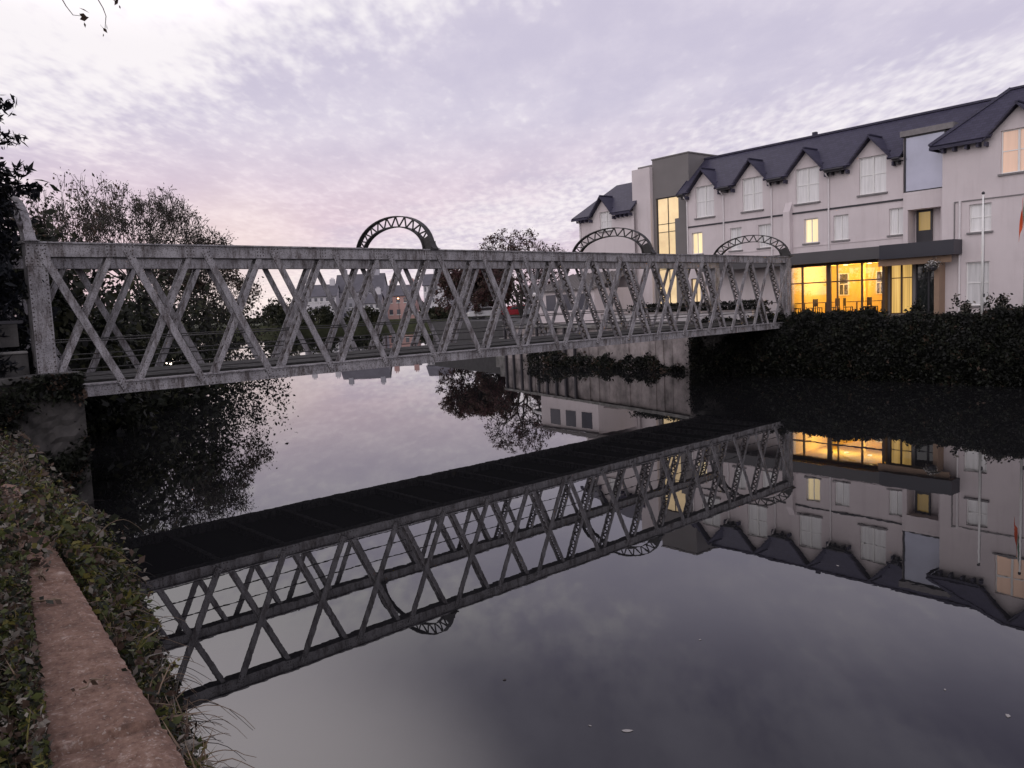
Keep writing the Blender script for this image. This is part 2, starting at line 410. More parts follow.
    back = step(Y, 0.1, -0.5)                                        # unseen sky behind the camera, brightened on the left to light the hotel
    side = step(math_('ADD', X, math_('MULTIPLY', Y, 0.25)), 0.5, -0.8)
    cloud = mix(math_('MULTIPLY', back, 0.9), cloud, mix(side, (0.80, 0.77, 0.86), (1.75, 1.64, 1.68)))
    def dire(el, az): return (math.sin(R_(az))*math.cos(R_(el)), math.cos(R_(az))*math.cos(R_(el)), math.sin(R_(el)))
    hv = N.new('ShaderNodeVectorMath'); hv.operation = 'DOT_PRODUCT'; L.new(tc, hv.inputs[0]); hv.inputs[1].default_value = dire(39, -24)
    veil = step(hv.outputs['Value'], 0.925, 0.995)                    # the thin bright part of the cloud sheet, high on the left
    cloud = mix(veil, cloud, (2.1, 1.93, 1.99))
    sky = N.new('ShaderNodeTexSky'); sky.sky_type = 'NISHITA'; sky.sun_disc = False
    sky.sun_elevation = R_(1.5); sky.sun_rotation = R_(-25.0)
    sk = mix(1.0, sky.outputs[0], (0.004, 0.004, 0.004), 'MULTIPLY')
    tot = mix(1.0, cloud, sk, 'ADD')
    below = step(Z, -0.02, 0.0)
    L.new(tot, bg.inputs['Color']); bg.inputs['Strength'].default_value = 1.0
make_world()
sun = bpy.data.lights.new('sun', 'SUN'); sun.energy = 0.06; sun.angle = R_(5); sun.color = (1.0, 0.82, 0.66)
so = bpy.data.objects.new('sun', sun); COL.objects.link(so)
sd = Vector((math.sin(R_(-25)) * math.cos(R_(1.5)), math.cos(R_(-25)) * math.cos(R_(1.5)), math.sin(R_(1.5))))
so.rotation_euler = sd.to_track_quat('Z', 'Y').to_euler()
vs = scene.view_settings; vs.view_transform = 'Standard'; vs.look = 'None'; vs.exposure = 0; vs.gamma = 1

# ------------------------------------------------------------------ ground and water
def sheet(name, poly, z, m, skirt=None, slope=0.0):
    """flat polygon; its rim drops to z=-2"""
    mb = MB(); n = len(poly)
    top = [Vector((p[0], p[1], z)) for p in poly]
    cen = sum(top, Vector()) / n
    mb.add(top, [tuple(range(n))])
    low = [Vector((p[0], p[1], -2.0)) for p in poly]
    for i in range(n): mb.add([top[i], low[i], low[(i+1) % n], top[(i+1) % n]], [(0,1,2,3)])
    o = mb.build(name, m); tag(o, kind='structure'); return o
g = MB(); g.quad((-3000,-3000,-2.05),(3000,-3000,-2.05),(3000,3000,-2.05),(-3000,3000,-2.05)); tag(g.build('river_bed', M['earth']), kind='structure')
g = MB(); g.quad((-400,-300,0),(500,-300,0),(500,420,0),(-400,420,0)); tag(g.build('river_water', M['water']), kind='structure')
P2 = lambda a, b: AB(a, b).to_2d()
near = [P2(-60, 0.35), P2(2, 0.42), P2(8, 0.85), P2(14, 1.2), P2(17.2, 1.5), P2(19.2, 0.2), P2(24, 1.0), P2(30, 5.0), P2(40, 9), P2(52, 10.8), P2(66, 12.5), P2(80, 12), P2(110, 16), P2(150, 26), P2(190, 40), P2(260, -200), P2(-60, -200)]
sheet('near_bank', near, 2.15, M['grass'])
hotelbank = [P2(-70, 35.2), P2(27, 35.2), P2(48.5, 39.5), Vector((0.9, 74)), Vector((-9, 94)), Vector((2, 120)), Vector((25, 150)), Vector((70, 172)), Vector((420, 190)), Vector((420, -200))]
sheet('hotel_bank', hotelbank, 2.6, M['tarmac'])
far = [Vector((-400, 236)), Vector((-90, 214)), Vector((-30, 205)), Vector((30, 196)), Vector((500, 200)), Vector((3000, 300)), Vector((3000, 3000)), Vector((-3000, 3000)), Vector((-3000, 300))]
sheet('far_bank', far, 2.0, M['grass'])

# ------------------------------------------------------------------ the footbridge
BTH = 0.7396088; BD = Vector((math.cos(BTH), math.sin(BTH), 0)); BN = Vector((-BD.y, BD.x, 0))
BOFF = 19.93386; BZ = 2.285; S0, NP, PS = 4.25, 18, 1.8194; W = 4.404; HT = 3.471
SC = S0 + NP * PS / 2
def BP(s, w, z=0): return BN * (BOFF + w) + BD * s + Vector((0, 0, z))
bridge = thing('footbridge', 'long grey riveted steel lattice footbridge crossing the river', 'bridge', BP(SC, W / 2, BZ), BTH)
X0 = -NP * PS / 2; YC = -W / 2
def rivets(mb, pts, ny, mi=1):
    """rivet heads: low six-sided domes on a face whose outward normal is (0, ny, 0)"""
    for (x, y, z) in pts:
        r = 0.019; vs = [(x, y + ny * 0.014, z)]
        for k in range(6):
            t = k * math.pi / 3; vs.append((x + r * math.cos(t), y, z + r * math.sin(t)))
        fs = [(0, 1 + k, 1 + (k + 1) % 6) if ny < 0 else (0, 1 + (k + 1) % 6, 1 + k) for k in range(6)]
        mb.add(vs, fs, mi)
def T(y, far):                                                       # truss-local y (0 = outer face) to bridge y
    return YC + (W - y if far else y)
for far_ in (False, True):
    ny = 1 if far_ else -1
    ch = MB()
    ch.box(X0 - 0.1, -X0 + 0.1, T(0, far_), T(0.34, far_), HT - 0.31, HT - 0.02)
    ch.box(X0 - 0.16, -X0 + 0.16, T(-0.05, far_), T(0.40, far_), HT - 0.02, HT + 0.015)
    for k in range(NP + 1):
        x = X0 + k * PS; ch.box(x - (0.09 if k == 0 else 0.33), x + (0.09 if k == NP else 0.33), T(-0.012, far_), T(0.0, far_), HT - 0.30, HT - 0.03)
        if k < 10: rivets(ch, [(x + dx, T(-0.012, far_), HT - dz) for dx in ((-0.28, -0.2, -0.12, 0.12, 0.2, 0.28) if k else (-.05, .12, .2, .28)) for dz in (0.07, 0.15, 0.24)], ny)
    ch.build('top_chord', [M['steel'], M['rivet']], bridge)
    ch = MB()
    xs = X0 + 0.35
    ch.box(xs, -X0 - 0.2, T(0, far_), T(0.34, far_), 0.0, 0.26)
    ch.box(xs, -X0 - 0.2, T(-0.05, far_), T(0.38, far_), 0.26, 0.29)
    for k in range(1, NP):
        x = X0 + k * PS; ch.box(x - 0.36, x + 0.36, T(-0.012, far_), T(0.0, far_), 0.01, 0.25)
        if k < 10: rivets(ch, [(x + dx, T(-0.012, far_), dz) for dx in (-0.3, -0.2, -0.1, 0.0, 0.1, 0.2, 0.3) for dz in (0.05, 0.2)], ny)
    ch.build('bottom_chord', [M['steel'], M['rivet']], bridge)
    for e in (0, 1):
        x = X0 if e == 0 else -X0; sg = 1 if e == 0 else -1
        po = MB(); po.box(x - 0.10 * sg, x + 0.29 * sg, T(-0.016, far_), T(0.36, far_), 0.0, HT - 0.31)
        po.box(x - 0.13 * sg, x + 0.36 * sg, T(-0.03, far_), T(-0.016, far_), HT - 0.52, HT - 0.31)
        po.prism([(x + 0.29 * sg, T(0.14, far_), 0.30), (x + 0.29 * sg, T(0.14, far_), 1.05), (x + 0.72 * sg, T(0.14, far_), 0.30)], (0, 0.03, 0))
        pts = [(x + dx * sg, T(-0.016, far_), 0.25 + 0.1 * i) for i in range(27) for dx in (-0.07, 0.25)]
        pts2 = [(x + dx * sg, T(-0.03, far_), HT - dz) for dx in (-0.1, 0, 0.1, 0.2, 0.3) for dz in (0.35, 0.42, 0.49)]
        rivets(po, pts, ny); rivets(po, pts2, ny); po.build('end_post', [M['steel'], M['rivet']], bridge)
    for k in range(NP):
        xa = X0 + k * PS; xb = xa + PS
        for down in (True, False):                                    # down: falls to the right
            zt, zb = HT - 0.14, 0.12
            pa, pb = (xa + 0.14, xb - 0.14)
            a, b = ((pa, zt), (pb, zb)) if down else ((pa, zb), (pb, zt))
            outer = down == (k < NP / 2)
            mb = MB()
            if outer:
                y = T(-0.035, far_); mb.bar((a[0], y, a[1]), (b[0], y, b[1]), 0.168, 0.045)
                if far_ is False or k < 9:
                    d = Vector((b[0]-a[0], 0, b[1]-a[1])); n = d.length; d.normalize()
                    for t in (0.06, 0.14, 0.22, n - 0.06, n - 0.14, n - 0.22):
                        for q in (-0.05, 0.05):
                            rivets(mb, [(a[0] + d.x*t - d.z*q, T(-0.058, far_), a[1] + d.z*t + d.x*q)], ny)
            else:
                for y_ in (0.045, 0.29): 
                    y = T(y_, far_); mb.bar((a[0], y, a[1]), (b[0], y, b[1]), 0.122, 0.035)
                d = Vector((b[0]-a[0], 0, b[1]-a[1])); n = d.length; d.normalize(); m_ = 25
                for i in range(m_):
                    p0 = n * (0.08 + 0.84 * i / m_); p1 = n * (0.08 + 0.84 * (i + 1) / m_)
                    y0, y1 = (T(0.06, far_), T(0.275, far_)) if i % 2 == 0 else (T(0.275, far_), T(0.06, far_))
                    mb.bar((a[0]+d.x*p0, y0, a[1]+d.z*p0), (a[0]+d.x*p1, y1, a[1]+d.z*p1), 0.012, 0.055, side=(d.x, 0, d.z), mi=1)  # lacing takes the dark rivet colour to paint the shaded bar sides
            mb.build('diagonal', [M['steel'], M['rivet']], bridge)
    for z in (0.45, 0.85, 1.26):
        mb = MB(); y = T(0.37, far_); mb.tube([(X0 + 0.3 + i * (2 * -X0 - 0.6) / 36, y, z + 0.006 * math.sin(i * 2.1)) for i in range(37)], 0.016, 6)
        mb.build('handrail', M['arch_shade_rail'], bridge)
mb = MB()
for i in range(160):
    x = X0 + 0.25 + i * (-2 * X0 - 0.5) / 160; mb.box(x, x + 0.195, T(0.42, False), T(0.42, True), 0.30, 0.35 + rnd.uniform(-.006, .006))
mb.box(X0 + 0.3, -X0 - 0.3, T(0.42, False), T(0.42, True), 0.20, 0.298)
mb.build('deck', M['timber'], bridge)
for k in range(NP + 1):
    x = X0 + k * PS; mb = MB()
    if k in (0, NP): x += 0.45 if k == 0 else -0.45
    mb.box(x - 0.08, x + 0.08, T(0.345, False), T(0.345, True), 0.0, 0.02); mb.box(x - 0.012, x + 0.012, T(0.345, False), T(0.345, True), 0.02, 0.17); mb.box(x - 0.08, x + 0.08, T(0.345, False), T(0.345, True), 0.17, 0.197)
    mb.build('cross_beam', M['steel'], bridge)
for k in (0, 6, 12, 18):
    x = X0 + k * PS; mb = MB(); A, H = W / 2 - 0.02, 1.23; n = 26
    def arc(A, H, t): return Vector((x, A * -math.cos(t), HT + H * max(0.0, math.sin(t)) ** 0.9))
    out = [arc(A, H, math.pi * i / n) for i in range(n + 1)]; inn = [arc(A - 0.42, H - 0.33, math.pi * i / n) for i in range(n + 1)]
    def strip(pts, w, t):
        for i in range(len(pts) - 1):
            p, q = pts[i], pts[i + 1]; d = (q - p).normalized() * 0.008
            mb.bar(p - d, q + d, t, w, side=(1, 0, 0))
    strip(out, 0.17, 0.035); strip(inn, 0.17, 0.035)
    for i in range(0, n - 1, 2):
        for p, q in ((out[i], inn[i + 1]), (inn[i + 1], out[i + 2])):
            mb.bar(p, q, 0.045, 0.03, side=(1, 0, 0))
    for sg in (-1, 1):                                                 # flared foot and base plate
        fl = [Vector((x, sg * (A - 0.01 + 0.16 * (1 - i / 6) ** 2.2), HT + 0.02 + 0.24 * i / 6)) for i in range(7)]
        strip(fl, 0.22, 0.02)
        ids = range(0, 4) if sg < 0 else range(n, n - 4, -1)
        o_, i_ = [out[j] for j in ids], [inn[j] for j in ids]
        mb.prism([p + Vector((-.012, 0, 0)) for p in o_] + [p + Vector((-.012, 0, 0)) for p in reversed(i_)], (0.024, 0, 0))
        mb.box(x - 0.16, x + 0.16, sg * (A - 0.46), sg * (A + 0.16), HT + 0.016, HT + 0.035)
    mb.build('portal_arch', M['steel'] if k == 0 else M['arch_shade_rail'], bridge)  # same paint on every arch; later ones darkened in colour as backlit

# abutments (each a masonry block with its bearing shelf)
def rough_box(mb, x0, x1, y0, y1, z0, z1, cell=.12, amp=.022, rg=random.Random(77)):
    """a box of rough masonry: gridded sides whose points are pushed in and out"""
    def face(o, u, v, n):
        O, U_, V_, N_ = Vector(o), Vector(u), Vector(v), Vector(n); nu, nv = max(2, int(U_.length / cell)), max(2, int(V_.length / cell)); vs = []
        for j in range(nv + 1):
            for i in range(nu + 1):
                e = 0 if i in (0, nu) or j in (0, nv) else rg.gauss(0, amp); vs.append(O + U_*(i/nu + (rg.gauss(0, .1)/nu if e else 0)) + V_*(j/nv + (rg.gauss(0, .1)/nv if e else 0)) + N_*e)
        mb.add(vs, [(j*(nu+1)+i, j*(nu+1)+i+1, (j+1)*(nu+1)+i+1, (j+1)*(nu+1)+i) for j in range(nv) for i in range(nu)])
    X, Y, Z = x1-x0, y1-y0, z1-z0
    face((x0,y0,z0), (X,0,0), (0,0,Z), (0,-1,0)); face((x1,y0,z0), (0,Y,0), (0,0,Z), (1,0,0)); face((x1,y1,z0), (-X,0,0), (0,0,Z), (0,1,0)); face((x0,y1,z0), (0,-Y,0), (0,0,Z), (-1,0,0))
    mb.quad((x0,y0,z1),(x1,y0,z1),(x1,y1,z1),(x0,y1,z1))
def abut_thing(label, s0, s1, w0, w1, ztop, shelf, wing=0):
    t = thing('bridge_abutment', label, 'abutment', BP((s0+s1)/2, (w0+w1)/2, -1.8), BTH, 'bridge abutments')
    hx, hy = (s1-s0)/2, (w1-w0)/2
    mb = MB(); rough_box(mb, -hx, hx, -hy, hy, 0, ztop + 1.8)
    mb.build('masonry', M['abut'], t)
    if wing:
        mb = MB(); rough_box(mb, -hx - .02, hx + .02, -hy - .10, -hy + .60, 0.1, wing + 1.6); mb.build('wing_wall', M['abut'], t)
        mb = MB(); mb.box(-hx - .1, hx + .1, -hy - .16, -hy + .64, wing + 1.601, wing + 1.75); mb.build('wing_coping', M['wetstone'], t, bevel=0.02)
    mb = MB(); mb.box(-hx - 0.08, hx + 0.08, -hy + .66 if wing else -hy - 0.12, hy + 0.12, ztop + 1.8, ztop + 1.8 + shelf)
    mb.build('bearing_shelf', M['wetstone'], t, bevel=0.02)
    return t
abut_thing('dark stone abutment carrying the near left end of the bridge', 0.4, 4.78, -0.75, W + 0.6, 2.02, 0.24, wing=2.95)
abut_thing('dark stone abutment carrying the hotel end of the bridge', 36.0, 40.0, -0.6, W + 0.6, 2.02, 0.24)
# approach parapet on the left of the bridge
t = thing('parapet_wall', 'low grey concrete approach wall with panel beside the bridge post', 'wall', BP(1.9, 0.3, 2.15), BTH)
mb = MB(); mb.box(-3.5, 2.12, -0.18, 0.18, 0, 1.20); mb.build('wall_base', M['wetstone'], t, bevel=0.02)
mb = MB(); mb.box(-3.5, 2.12, -0.22, 0.22, 1.20, 1.26); mb.build('coping', M['concrete'], t, bevel=0.02)
for i in range(3):
    mb = MB(); x0 = 0.72 - i * 1.5; mb.box(x0 - 0.02, x0 + 1.28, -0.03, 0.03, 1.36, 1.86); mb.build('panel', M['wetstone'], t)
    mb = MB(); mb.box(x0 - 0.1, x0 - 0.021, -0.05, 0.05, 1.292, 1.9); mb.box(x0 - 0.02, x0 + 1.39, -0.05, 0.05, 1.862, 1.93); mb.build('panel_frame', M['trim'], t)

# ------------------------------------------------------------------ the hotel
HZ = 2.6
HO = -(-Dv) * 0 + Dv * (-25.0) + Nv * HC
hotel = thing('hotel', 'three storey pale hotel with gabled dormers, slate roof and lit ground floor', 'hotel', HO + Vector((0, 0, HZ)), PHI)
HOFF = (0, 0, -HZ)
def HP(x, t, z): return HO + Dv * x + Nv * t + Vector((0, 0, z))
def hb(mb, name, m, parent=hotel, **k): return mb.build(name, m, parent, off=HOFF, **k)
def wall_holes(mb, x0, x1, z0, z1, holes, y, rev=0.2, mi=0):
    xs = sorted({x0, x1, *[h[0] for h in holes], *[h[1] for h in holes]}); zs = sorted({z0, z1, *[h[2] for h in holes], *[h[3] for h in holes]})
    xs = [x for x in xs if x0 <= x <= x1]; zs = [z for z in zs if z0 <= z <= z1]
    for i in range(len(xs) - 1):
        for j in range(len(zs) - 1):
            cx, cz = (xs[i]+xs[i+1])/2, (zs[j]+zs[j+1])/2
            if any(h[0] < cx < h[1] and h[2] < cz < h[3] for h in holes): continue
            mb.quad((xs[i],y,zs[j]),(xs[i+1],y,zs[j]),(xs[i+1],y,zs[j+1]),(xs[i],y,zs[j+1]), mi)
    for a, b, c, d in holes:
        r = y + rev
        mb.quad((a,y,c),(a,y,d),(a,r,d),(a,r,c), mi); mb.quad((b,y,d),(b,y,c),(b,r,c),(b,r,d), mi)
        if d < z1 - 1e-6: mb.quad((a,y,d),(b,y,d),(b,r,d),(a,r,d), mi)
        mb.quad((b,y,c),(a,y,c),(a,r,c),(b,r,c), mi)
def window(x0, x1, z0, z1, y, pane, cols=2, trans=(0.52,), frame=None, sill=True, label=None, fw=0.055, mull=0.09, glazing=True, par=hotel):
    fm = frame or M['white']; mb = MB(); ya, yb = y + 0.10, y + 0.17
    mb.box(x0, x0+fw, ya, yb, z0, z1); mb.box(x1-fw, x1, ya, yb, z0, z1)
    mb.box(x0+fw, x1-fw, ya, yb, z1-fw, z1); mb.box(x0+fw, x1-fw, ya, yb, z0, z0+fw)
    for i in range(1, cols):
        xm = x0 + (x1-x0)*i/cols; mb.box(xm-mull/2, xm+mull/2, ya-0.01, yb-0.002, z0+fw, z1-fw)
    w = (x1-x0)/cols
    for tr in trans:
        zt = z0 + (z1-z0)*tr
        for i in range(cols):
            a = x0 + w*i + (fw if i == 0 else mull/2); b = x0 + w*(i+1) - (fw if i == cols-1 else mull/2)
            mb.box(a, b, ya+0.01, yb-0.004, zt-0.022, zt+0.022)
    f = hb(mb, 'window', fm, par)
    if label: f['label'] = label
    p = MB(); p.box(x0+0.02, x1-0.02, y+0.14, y+0.168, z0+0.02, z1-0.02); hb(p, 'pane', pane, f)
    if sill:
        s = MB(); s.box(x0-0.09, x1+0.09, y-0.09, y+0.098, z0-0.09, z0-0.003); hb(s, 'sill', M['sill'], f)
    return f
GX = [-6.78, -3.32, 0.23, 3.93]
DW = [(-7.48, -6.07), (-4.01, -2.62), (-0.47, 0.95), (3.24, 4.70)]
FW = [(-7.85, -7.03), (-4.93, -4.11), (-2.94, -2.08), (0.04, 0.88), (1.79, 2.65), (4.86, 5.62)]
fh = [(a, b, 8.99, 10.6) for a, b in DW] + [(a, b, 6.74, 8.09) for a, b in FW] + [(-8.2, -7.30, 3.66, 5.2)]
EZ = 10.6
wall = MB()
rest = [(-0.75, 7.72, HZ, 5.46)]
bayhole = [(5.62, 7.72, 5.9, EZ)]
fh[-1] = (-8.0, -7.25, 3.66, 5.2)
wall_holes(wall, -8.2, 7.72, HZ, EZ, fh + rest + bayhole, 0.0)
for gx, (a, b) in zip(GX, DW):                                          # the gable above each dormer window
    h = 1.2
    top = lambda x: EZ + (1 - abs(x - gx) / h) * 1.22
    ztop = 10.92
    xs_ = sorted([gx - h, a, gx, b, gx + h])
    for i in range(len(xs_) - 1):
        p, q = xs_[i], xs_[i+1]; lo = ztop if (p >= a - 1e-6 and q <= b + 1e-6) else EZ
        wall.quad((p, 0, lo), (q, 0, lo), (q, 0, max(lo, top(q))), (p, 0, max(lo, top(p))))
    wall.quad((a,0,EZ),(a,0,ztop),(a,.2,ztop),(a,.2,EZ)); wall.quad((b,0,ztop),(b,0,EZ),(b,.2,EZ),(b,.2,ztop)); wall.quad((a,0,ztop),(b,0,ztop),(b,.2,ztop),(a,.2,ztop))
wall.quad((-8.2, 0, HZ), (-8.2, 0, EZ), (-8.2, 5, EZ), (-8.2, 5, HZ)); wall.add([(-8.2, 0, EZ), (-8.2, 2.3, 12.75), (-8.2, 5, EZ)], [(0,1,2)])
wall.quad((-8.2, 5, HZ), (-8.2, 5, EZ), (7.72, 5, EZ), (7.72, 5, HZ))
hb(wall, 'wall', M['render'])
for (a, b) in DW: window(a, b, 8.99, 10.92, 0, M['curtain'])
lit1 = {0: M['lit'], 3: M['lit']}
for i, (a, b) in enumerate(FW):
    window(a, b, 6.74, 8.09, 0, lit1.get(i, M['curtain']), trans=(), mull=0.05, label='lit curtained window on the first floor' if i in lit1 else None)
window(-8.0, -7.25, 3.66, 5.2, 0, M['lit_stair'], trans=(), mull=0.05, frame=M['woodframe'], label='lit ground floor window seen through the bridge')
# stair bay
bay = MB()
bt = -0.12
wall_holes(bay, 5.63, 7.71, 5.9, 8.62, [(5.86, 7.46, 6.0, 7.9)], bt, rev=0.8)
bay.box(5.63, 7.71, bt, 0.6, 8.622, 8.78); bay.quad((5.63, bt, 5.9), (5.63, bt, 11.5), (5.63, 2.2, 11.5), (5.63, 2.2, 5.9))
bay.quad((7.71, 2.2, 5.9), (7.71, 2.2, 11.5), (7.71, bt, 11.5), (7.71, bt, 5.9))
bay.quad((5.86, 0.68, 6.0), (7.46, 0.68, 6.0), (7.46, 0.68, 7.9), (5.86, 0.68, 7.9))
hb(bay, 'stair_bay', M['render'])
mb = MB(); mb.box(5.5, 8.05, bt - 0.10, 1.6, 11.56, 11.84); hb(mb, 'bay_roof', M['sill'])
f = window(5.68, 7.66, 8.78, 11.55, bt - 0.1, M['bigglass'], cols=1, trans=(), frame=M['trim'], sill=False, fw=0.06, label='large blank dark framed window reflecting the sky')
mb = MB(); mb.box(5.99, 6.77, 0.55, 0.62, 6.0, 6.86); mb.box(5.99, 6.1, .55, .62, 6.862, 7.9); mb.box(6.68, 6.77, .55, .62, 6.862, 7.9); mb.box(6.1, 6.68, .55, .62, 7.78, 7.9)
dr = hb(mb, 'balcony_door', M['trim']); mb = MB(); mb.box(6.1, 6.68, 0.58, 0.60, 6.86, 7.78); hb(mb, 'pane', M['lit_olive'], dr)
# main roof
def slab(mb, pts, th=0.10):
    """roof plane given by its top outline, with a little thickness below"""
    P = [Vector(p) for p in pts]; n = (P[1]-P[0]).cross(P[2]-P[0]).normalized()
    if n.z < 0: n = -n
    mb.prism([p - n * th for p in P], n * th)
RT, RZ = 2.35, 13.02; ET = -0.45; sl = (RZ - 10.62) / (RT - ET)
mb = MB(); zb_ = 10.62 + sl * (0.06 - ET); slab(mb, [(-8.6, 0.06, zb_), (5.6, 0.06, zb_), (5.6, RT, RZ), (-8.6, RT, RZ)])
for a, b in ((-8.6, GX[0]-1.0), (GX[0]+1.0, GX[1]-1.0), (GX[1]+1.0, GX[2]-1.0), (GX[2]+1.0, GX[3]-1.0), (GX[3]+1.0, 5.6)): slab(mb, [(a, ET, 10.62), (b, ET, 10.62), (b, .06, zb_), (a, .06, zb_)])
slab(mb, [(5.6, 1.0, 10.62 + sl*1.45), (12.0, 1.0, 10.62+sl*1.45), (12.0, RT, RZ), (5.6, RT, RZ)])
slab(mb, [(-8.6, RT, RZ), (12.0, RT, RZ), (12.0, 5.3, 10.5), (-8.6, 5.3, 10.5)])
mb.box(-8.62, 12.0, RT - 0.12, RT + 0.12, RZ - 0.04, RZ + 0.07)
mb.box(-0.75, -0.5, RT - 0.1, RT + 0.1, RZ + 0.07, RZ + 0.24)
# verge board
mb.bar((-8.63, ET, 10.50), (-8.63, RT, RZ - 0.10), 0.24, 0.05, side=(1, 0, 0))
hb(mb, 'roof', M['slate'])
def gablet(gx, h=1.24, ez=10.58, ridge=11.98, yf=-0.34, eave_t=ET, s=sl, ez0=10.62, y0=0.0):
    mb = MB(); yb = y0 + eave_t + (ridge - ez0) / s
    for sg in (-1, 1):
        slab(mb, [(gx + sg*h*1.06, y0 + yf, ez - 0.06), (gx, y0 + yf, ridge), (gx, yb, ridge), (gx + sg*h*1.06, y0 + eave_t + 0.1, ez - 0.0)], 0.05)
        mb.bar((gx + sg*(h*1.06), y0 + yf - 0.03, ez - 0.10), (gx, y0 + yf - 0.03, ridge - 0.055), 0.085, 0.05, side=(0, 1, 0))
    mb.box(gx - 0.07, gx + 0.07, y0 + yf, yb - 0.1, ridge - 0.02, ridge + 0.05)
    for sg in (-1, 1):
        mb.box(gx + sg*h - 0.05, gx + sg*h + 0.05, y0 + yf + 0.02, y0 - 0.002, ez - 0.36, ez - 0.16)
    return hb(mb, 'dormer_roof', M['slate'])
for gx in GX: gablet(gx)
# eaves board and gutter between the dormers
segs = [(-8.55, GX[0]-1.3), (GX[0]+1.3, GX[1]-1.3), (GX[1]+1.3, GX[2]-1.3), (GX[2]+1.3, GX[3]-1.3), (GX[3]+1.3, 5.58)]
for a, b in segs:
    if b - a < 0.15: continue
    mb = MB(); mb.box(a, b, ET - 0.02, ET + 0.05, 10.40, 10.56); mb.box(a, b, ET + 0.05, -0.004, 10.42, 10.45); mb.tube([(a, ET - 0.07, 10.52), (b, ET - 0.07, 10.52)], 0.06, 8)
    n = max(1, int((b - a) / 0.5))
    for i in range(n): x = a + (b - a) * (i + 0.5) / n; mb.box(x - 0.06, x + 0.06, -0.34, -0.004, 10.26, 10.41)
    hb(mb, 'gutter', M['trim'])
# string course, pipes, buttress
mb = MB(); mb.box(-8.2, -1.12, -0.05, -0.003, 8.44, 8.53); mb.box(-0.66, 5.60, -0.05, -0.003, 8.44, 8.53); hb(mb, 'string_course', M['trim'])
mb = MB(); mb.box(-7.0, -0.9, -0.03, -0.003, 6.55, 6.64); mb.box(-0.66, 5.60, -0.03, -0.003, 6.55, 6.64); hb(mb, 'sill_course', M['render'])
mb = MB(); mb.prism([(-1.10, -0.003, 6.2), (-1.10, -0.32, 6.2), (-1.10, -0.32, 8.6), (-1.10, -0.003, 9.15)], (0.42, 0, 0)); hb(mb, 'buttress', M['render'])
for x, y_ in ((-8.13, 0), (-5.35, 0), (-2.0, 0), (1.55, 0)):
    mb = MB(); mb.tube([(x, -0.42, 10.46), (x, -0.36, 10.32), (x, -0.07, 10.12), (x, -0.07, 6.16)], 0.045, 8); hb(mb, 'downpipe', M['pipe'])
# left wing
LT = 0.0
mb = MB(); LEZ = 10.1; wall_holes(mb, -18.12, -12.72, HZ, LEZ, [(-16.0, -14.8, 9.0, LEZ)], 0, 0.2)
gx, a, b, h = -15.6, -16.0, -14.8, 1.15; top = lambda x: LEZ + (1 - abs(x - gx) / h) * 1.2
xs_ = sorted([gx-h, a, gx, b, gx+h])
for i in range(4):
    p, q = xs_[i], xs_[i+1]; lo = 10.34 if (p >= a - 1e-6 and q <= b + 1e-6) else LEZ
    mb.quad((p, 0, lo), (q, 0, lo), (q, 0, max(lo, top(q))), (p, 0, max(lo, top(p))))
mb.quad((a,0,LEZ),(a,0,10.34),(a,.2,10.34),(a,.2,LEZ)); mb.quad((b,0,10.34),(b,0,LEZ),(b,.2,LEZ),(b,.2,10.34)); mb.quad((a,0,10.34),(b,0,10.34),(b,.2,10.34),(a,.2,10.34))
mb.quad((-18.12, 0, HZ), (-18.12, 0, LEZ), (-18.12, 4.2, LEZ), (-18.12, 4.2, HZ)); mb.quad((-18.12, 4.2, HZ), (-18.12, 4.2, LEZ), (-12.7, 4.2, LEZ), (-12.7, 4.2, HZ))
hb(mb, 'wall', M['render'])
window(-16.0, -14.8, 9.0, 10.34, 0, M['curtain'])
mb = MB(); x0, y0, y1, ym, zr = -18.5, -0.42, 4.6, 2.1, 12.42; ez = 10.14; zb_ = ez + (zr-ez)/(ym-y0)*(.06-y0)
slab(mb, [(x0 + .44, .06, zb_), (-12.7, .06, zb_), (-12.7, ym, zr), (x0 + 2.3, ym, zr)]); slab(mb, [(x0, y0, ez), (gx-.95, y0, ez), (gx-.95, .06, zb_), (x0 + .44, .06, zb_)]); slab(mb, [(gx+.95, y0, ez), (-12.7, y0, ez), (-12.7, .06, zb_), (gx+.95, .06, zb_)]); slab(mb, [(x0, y1, ez), (-12.7, y1, ez), (-12.7, ym, zr), (x0 + 2.3, ym, zr)]); slab(mb, [(x0, y0, ez), (x0 + 2.3, ym, zr), (x0, y1, ez)])
mb.box(x0, gx - h - 0.1, y0 - 0.03, y0 + 0.04, ez - 0.2, ez - 0.06); mb.box(gx + h + 0.1, -12.72, y0 - 0.03, y0 + 0.04, ez - 0.2, ez - 0.06)
for x in (-18.0, -17.6, -17.2, -14.1, -13.7, -13.3, -12.9): mb.box(x - .05, x + .05, -0.36, -0.004, ez - 0.36, ez - 0.16)
hb(mb, 'roof', M['slate'])
gablet(gx, h=1.15, ez=10.08, ridge=11.46, s=(zr-ez)/(ym-y0), ez0=ez, eave_t=y0)
mb = MB(); mb.tube([(-17.95, -0.40, 10.0), (-17.95, -0.07, 9.7), (-17.95, -0.07, 2.7)], 0.045, 8); hb(mb, 'downpipe', M['pipe'])
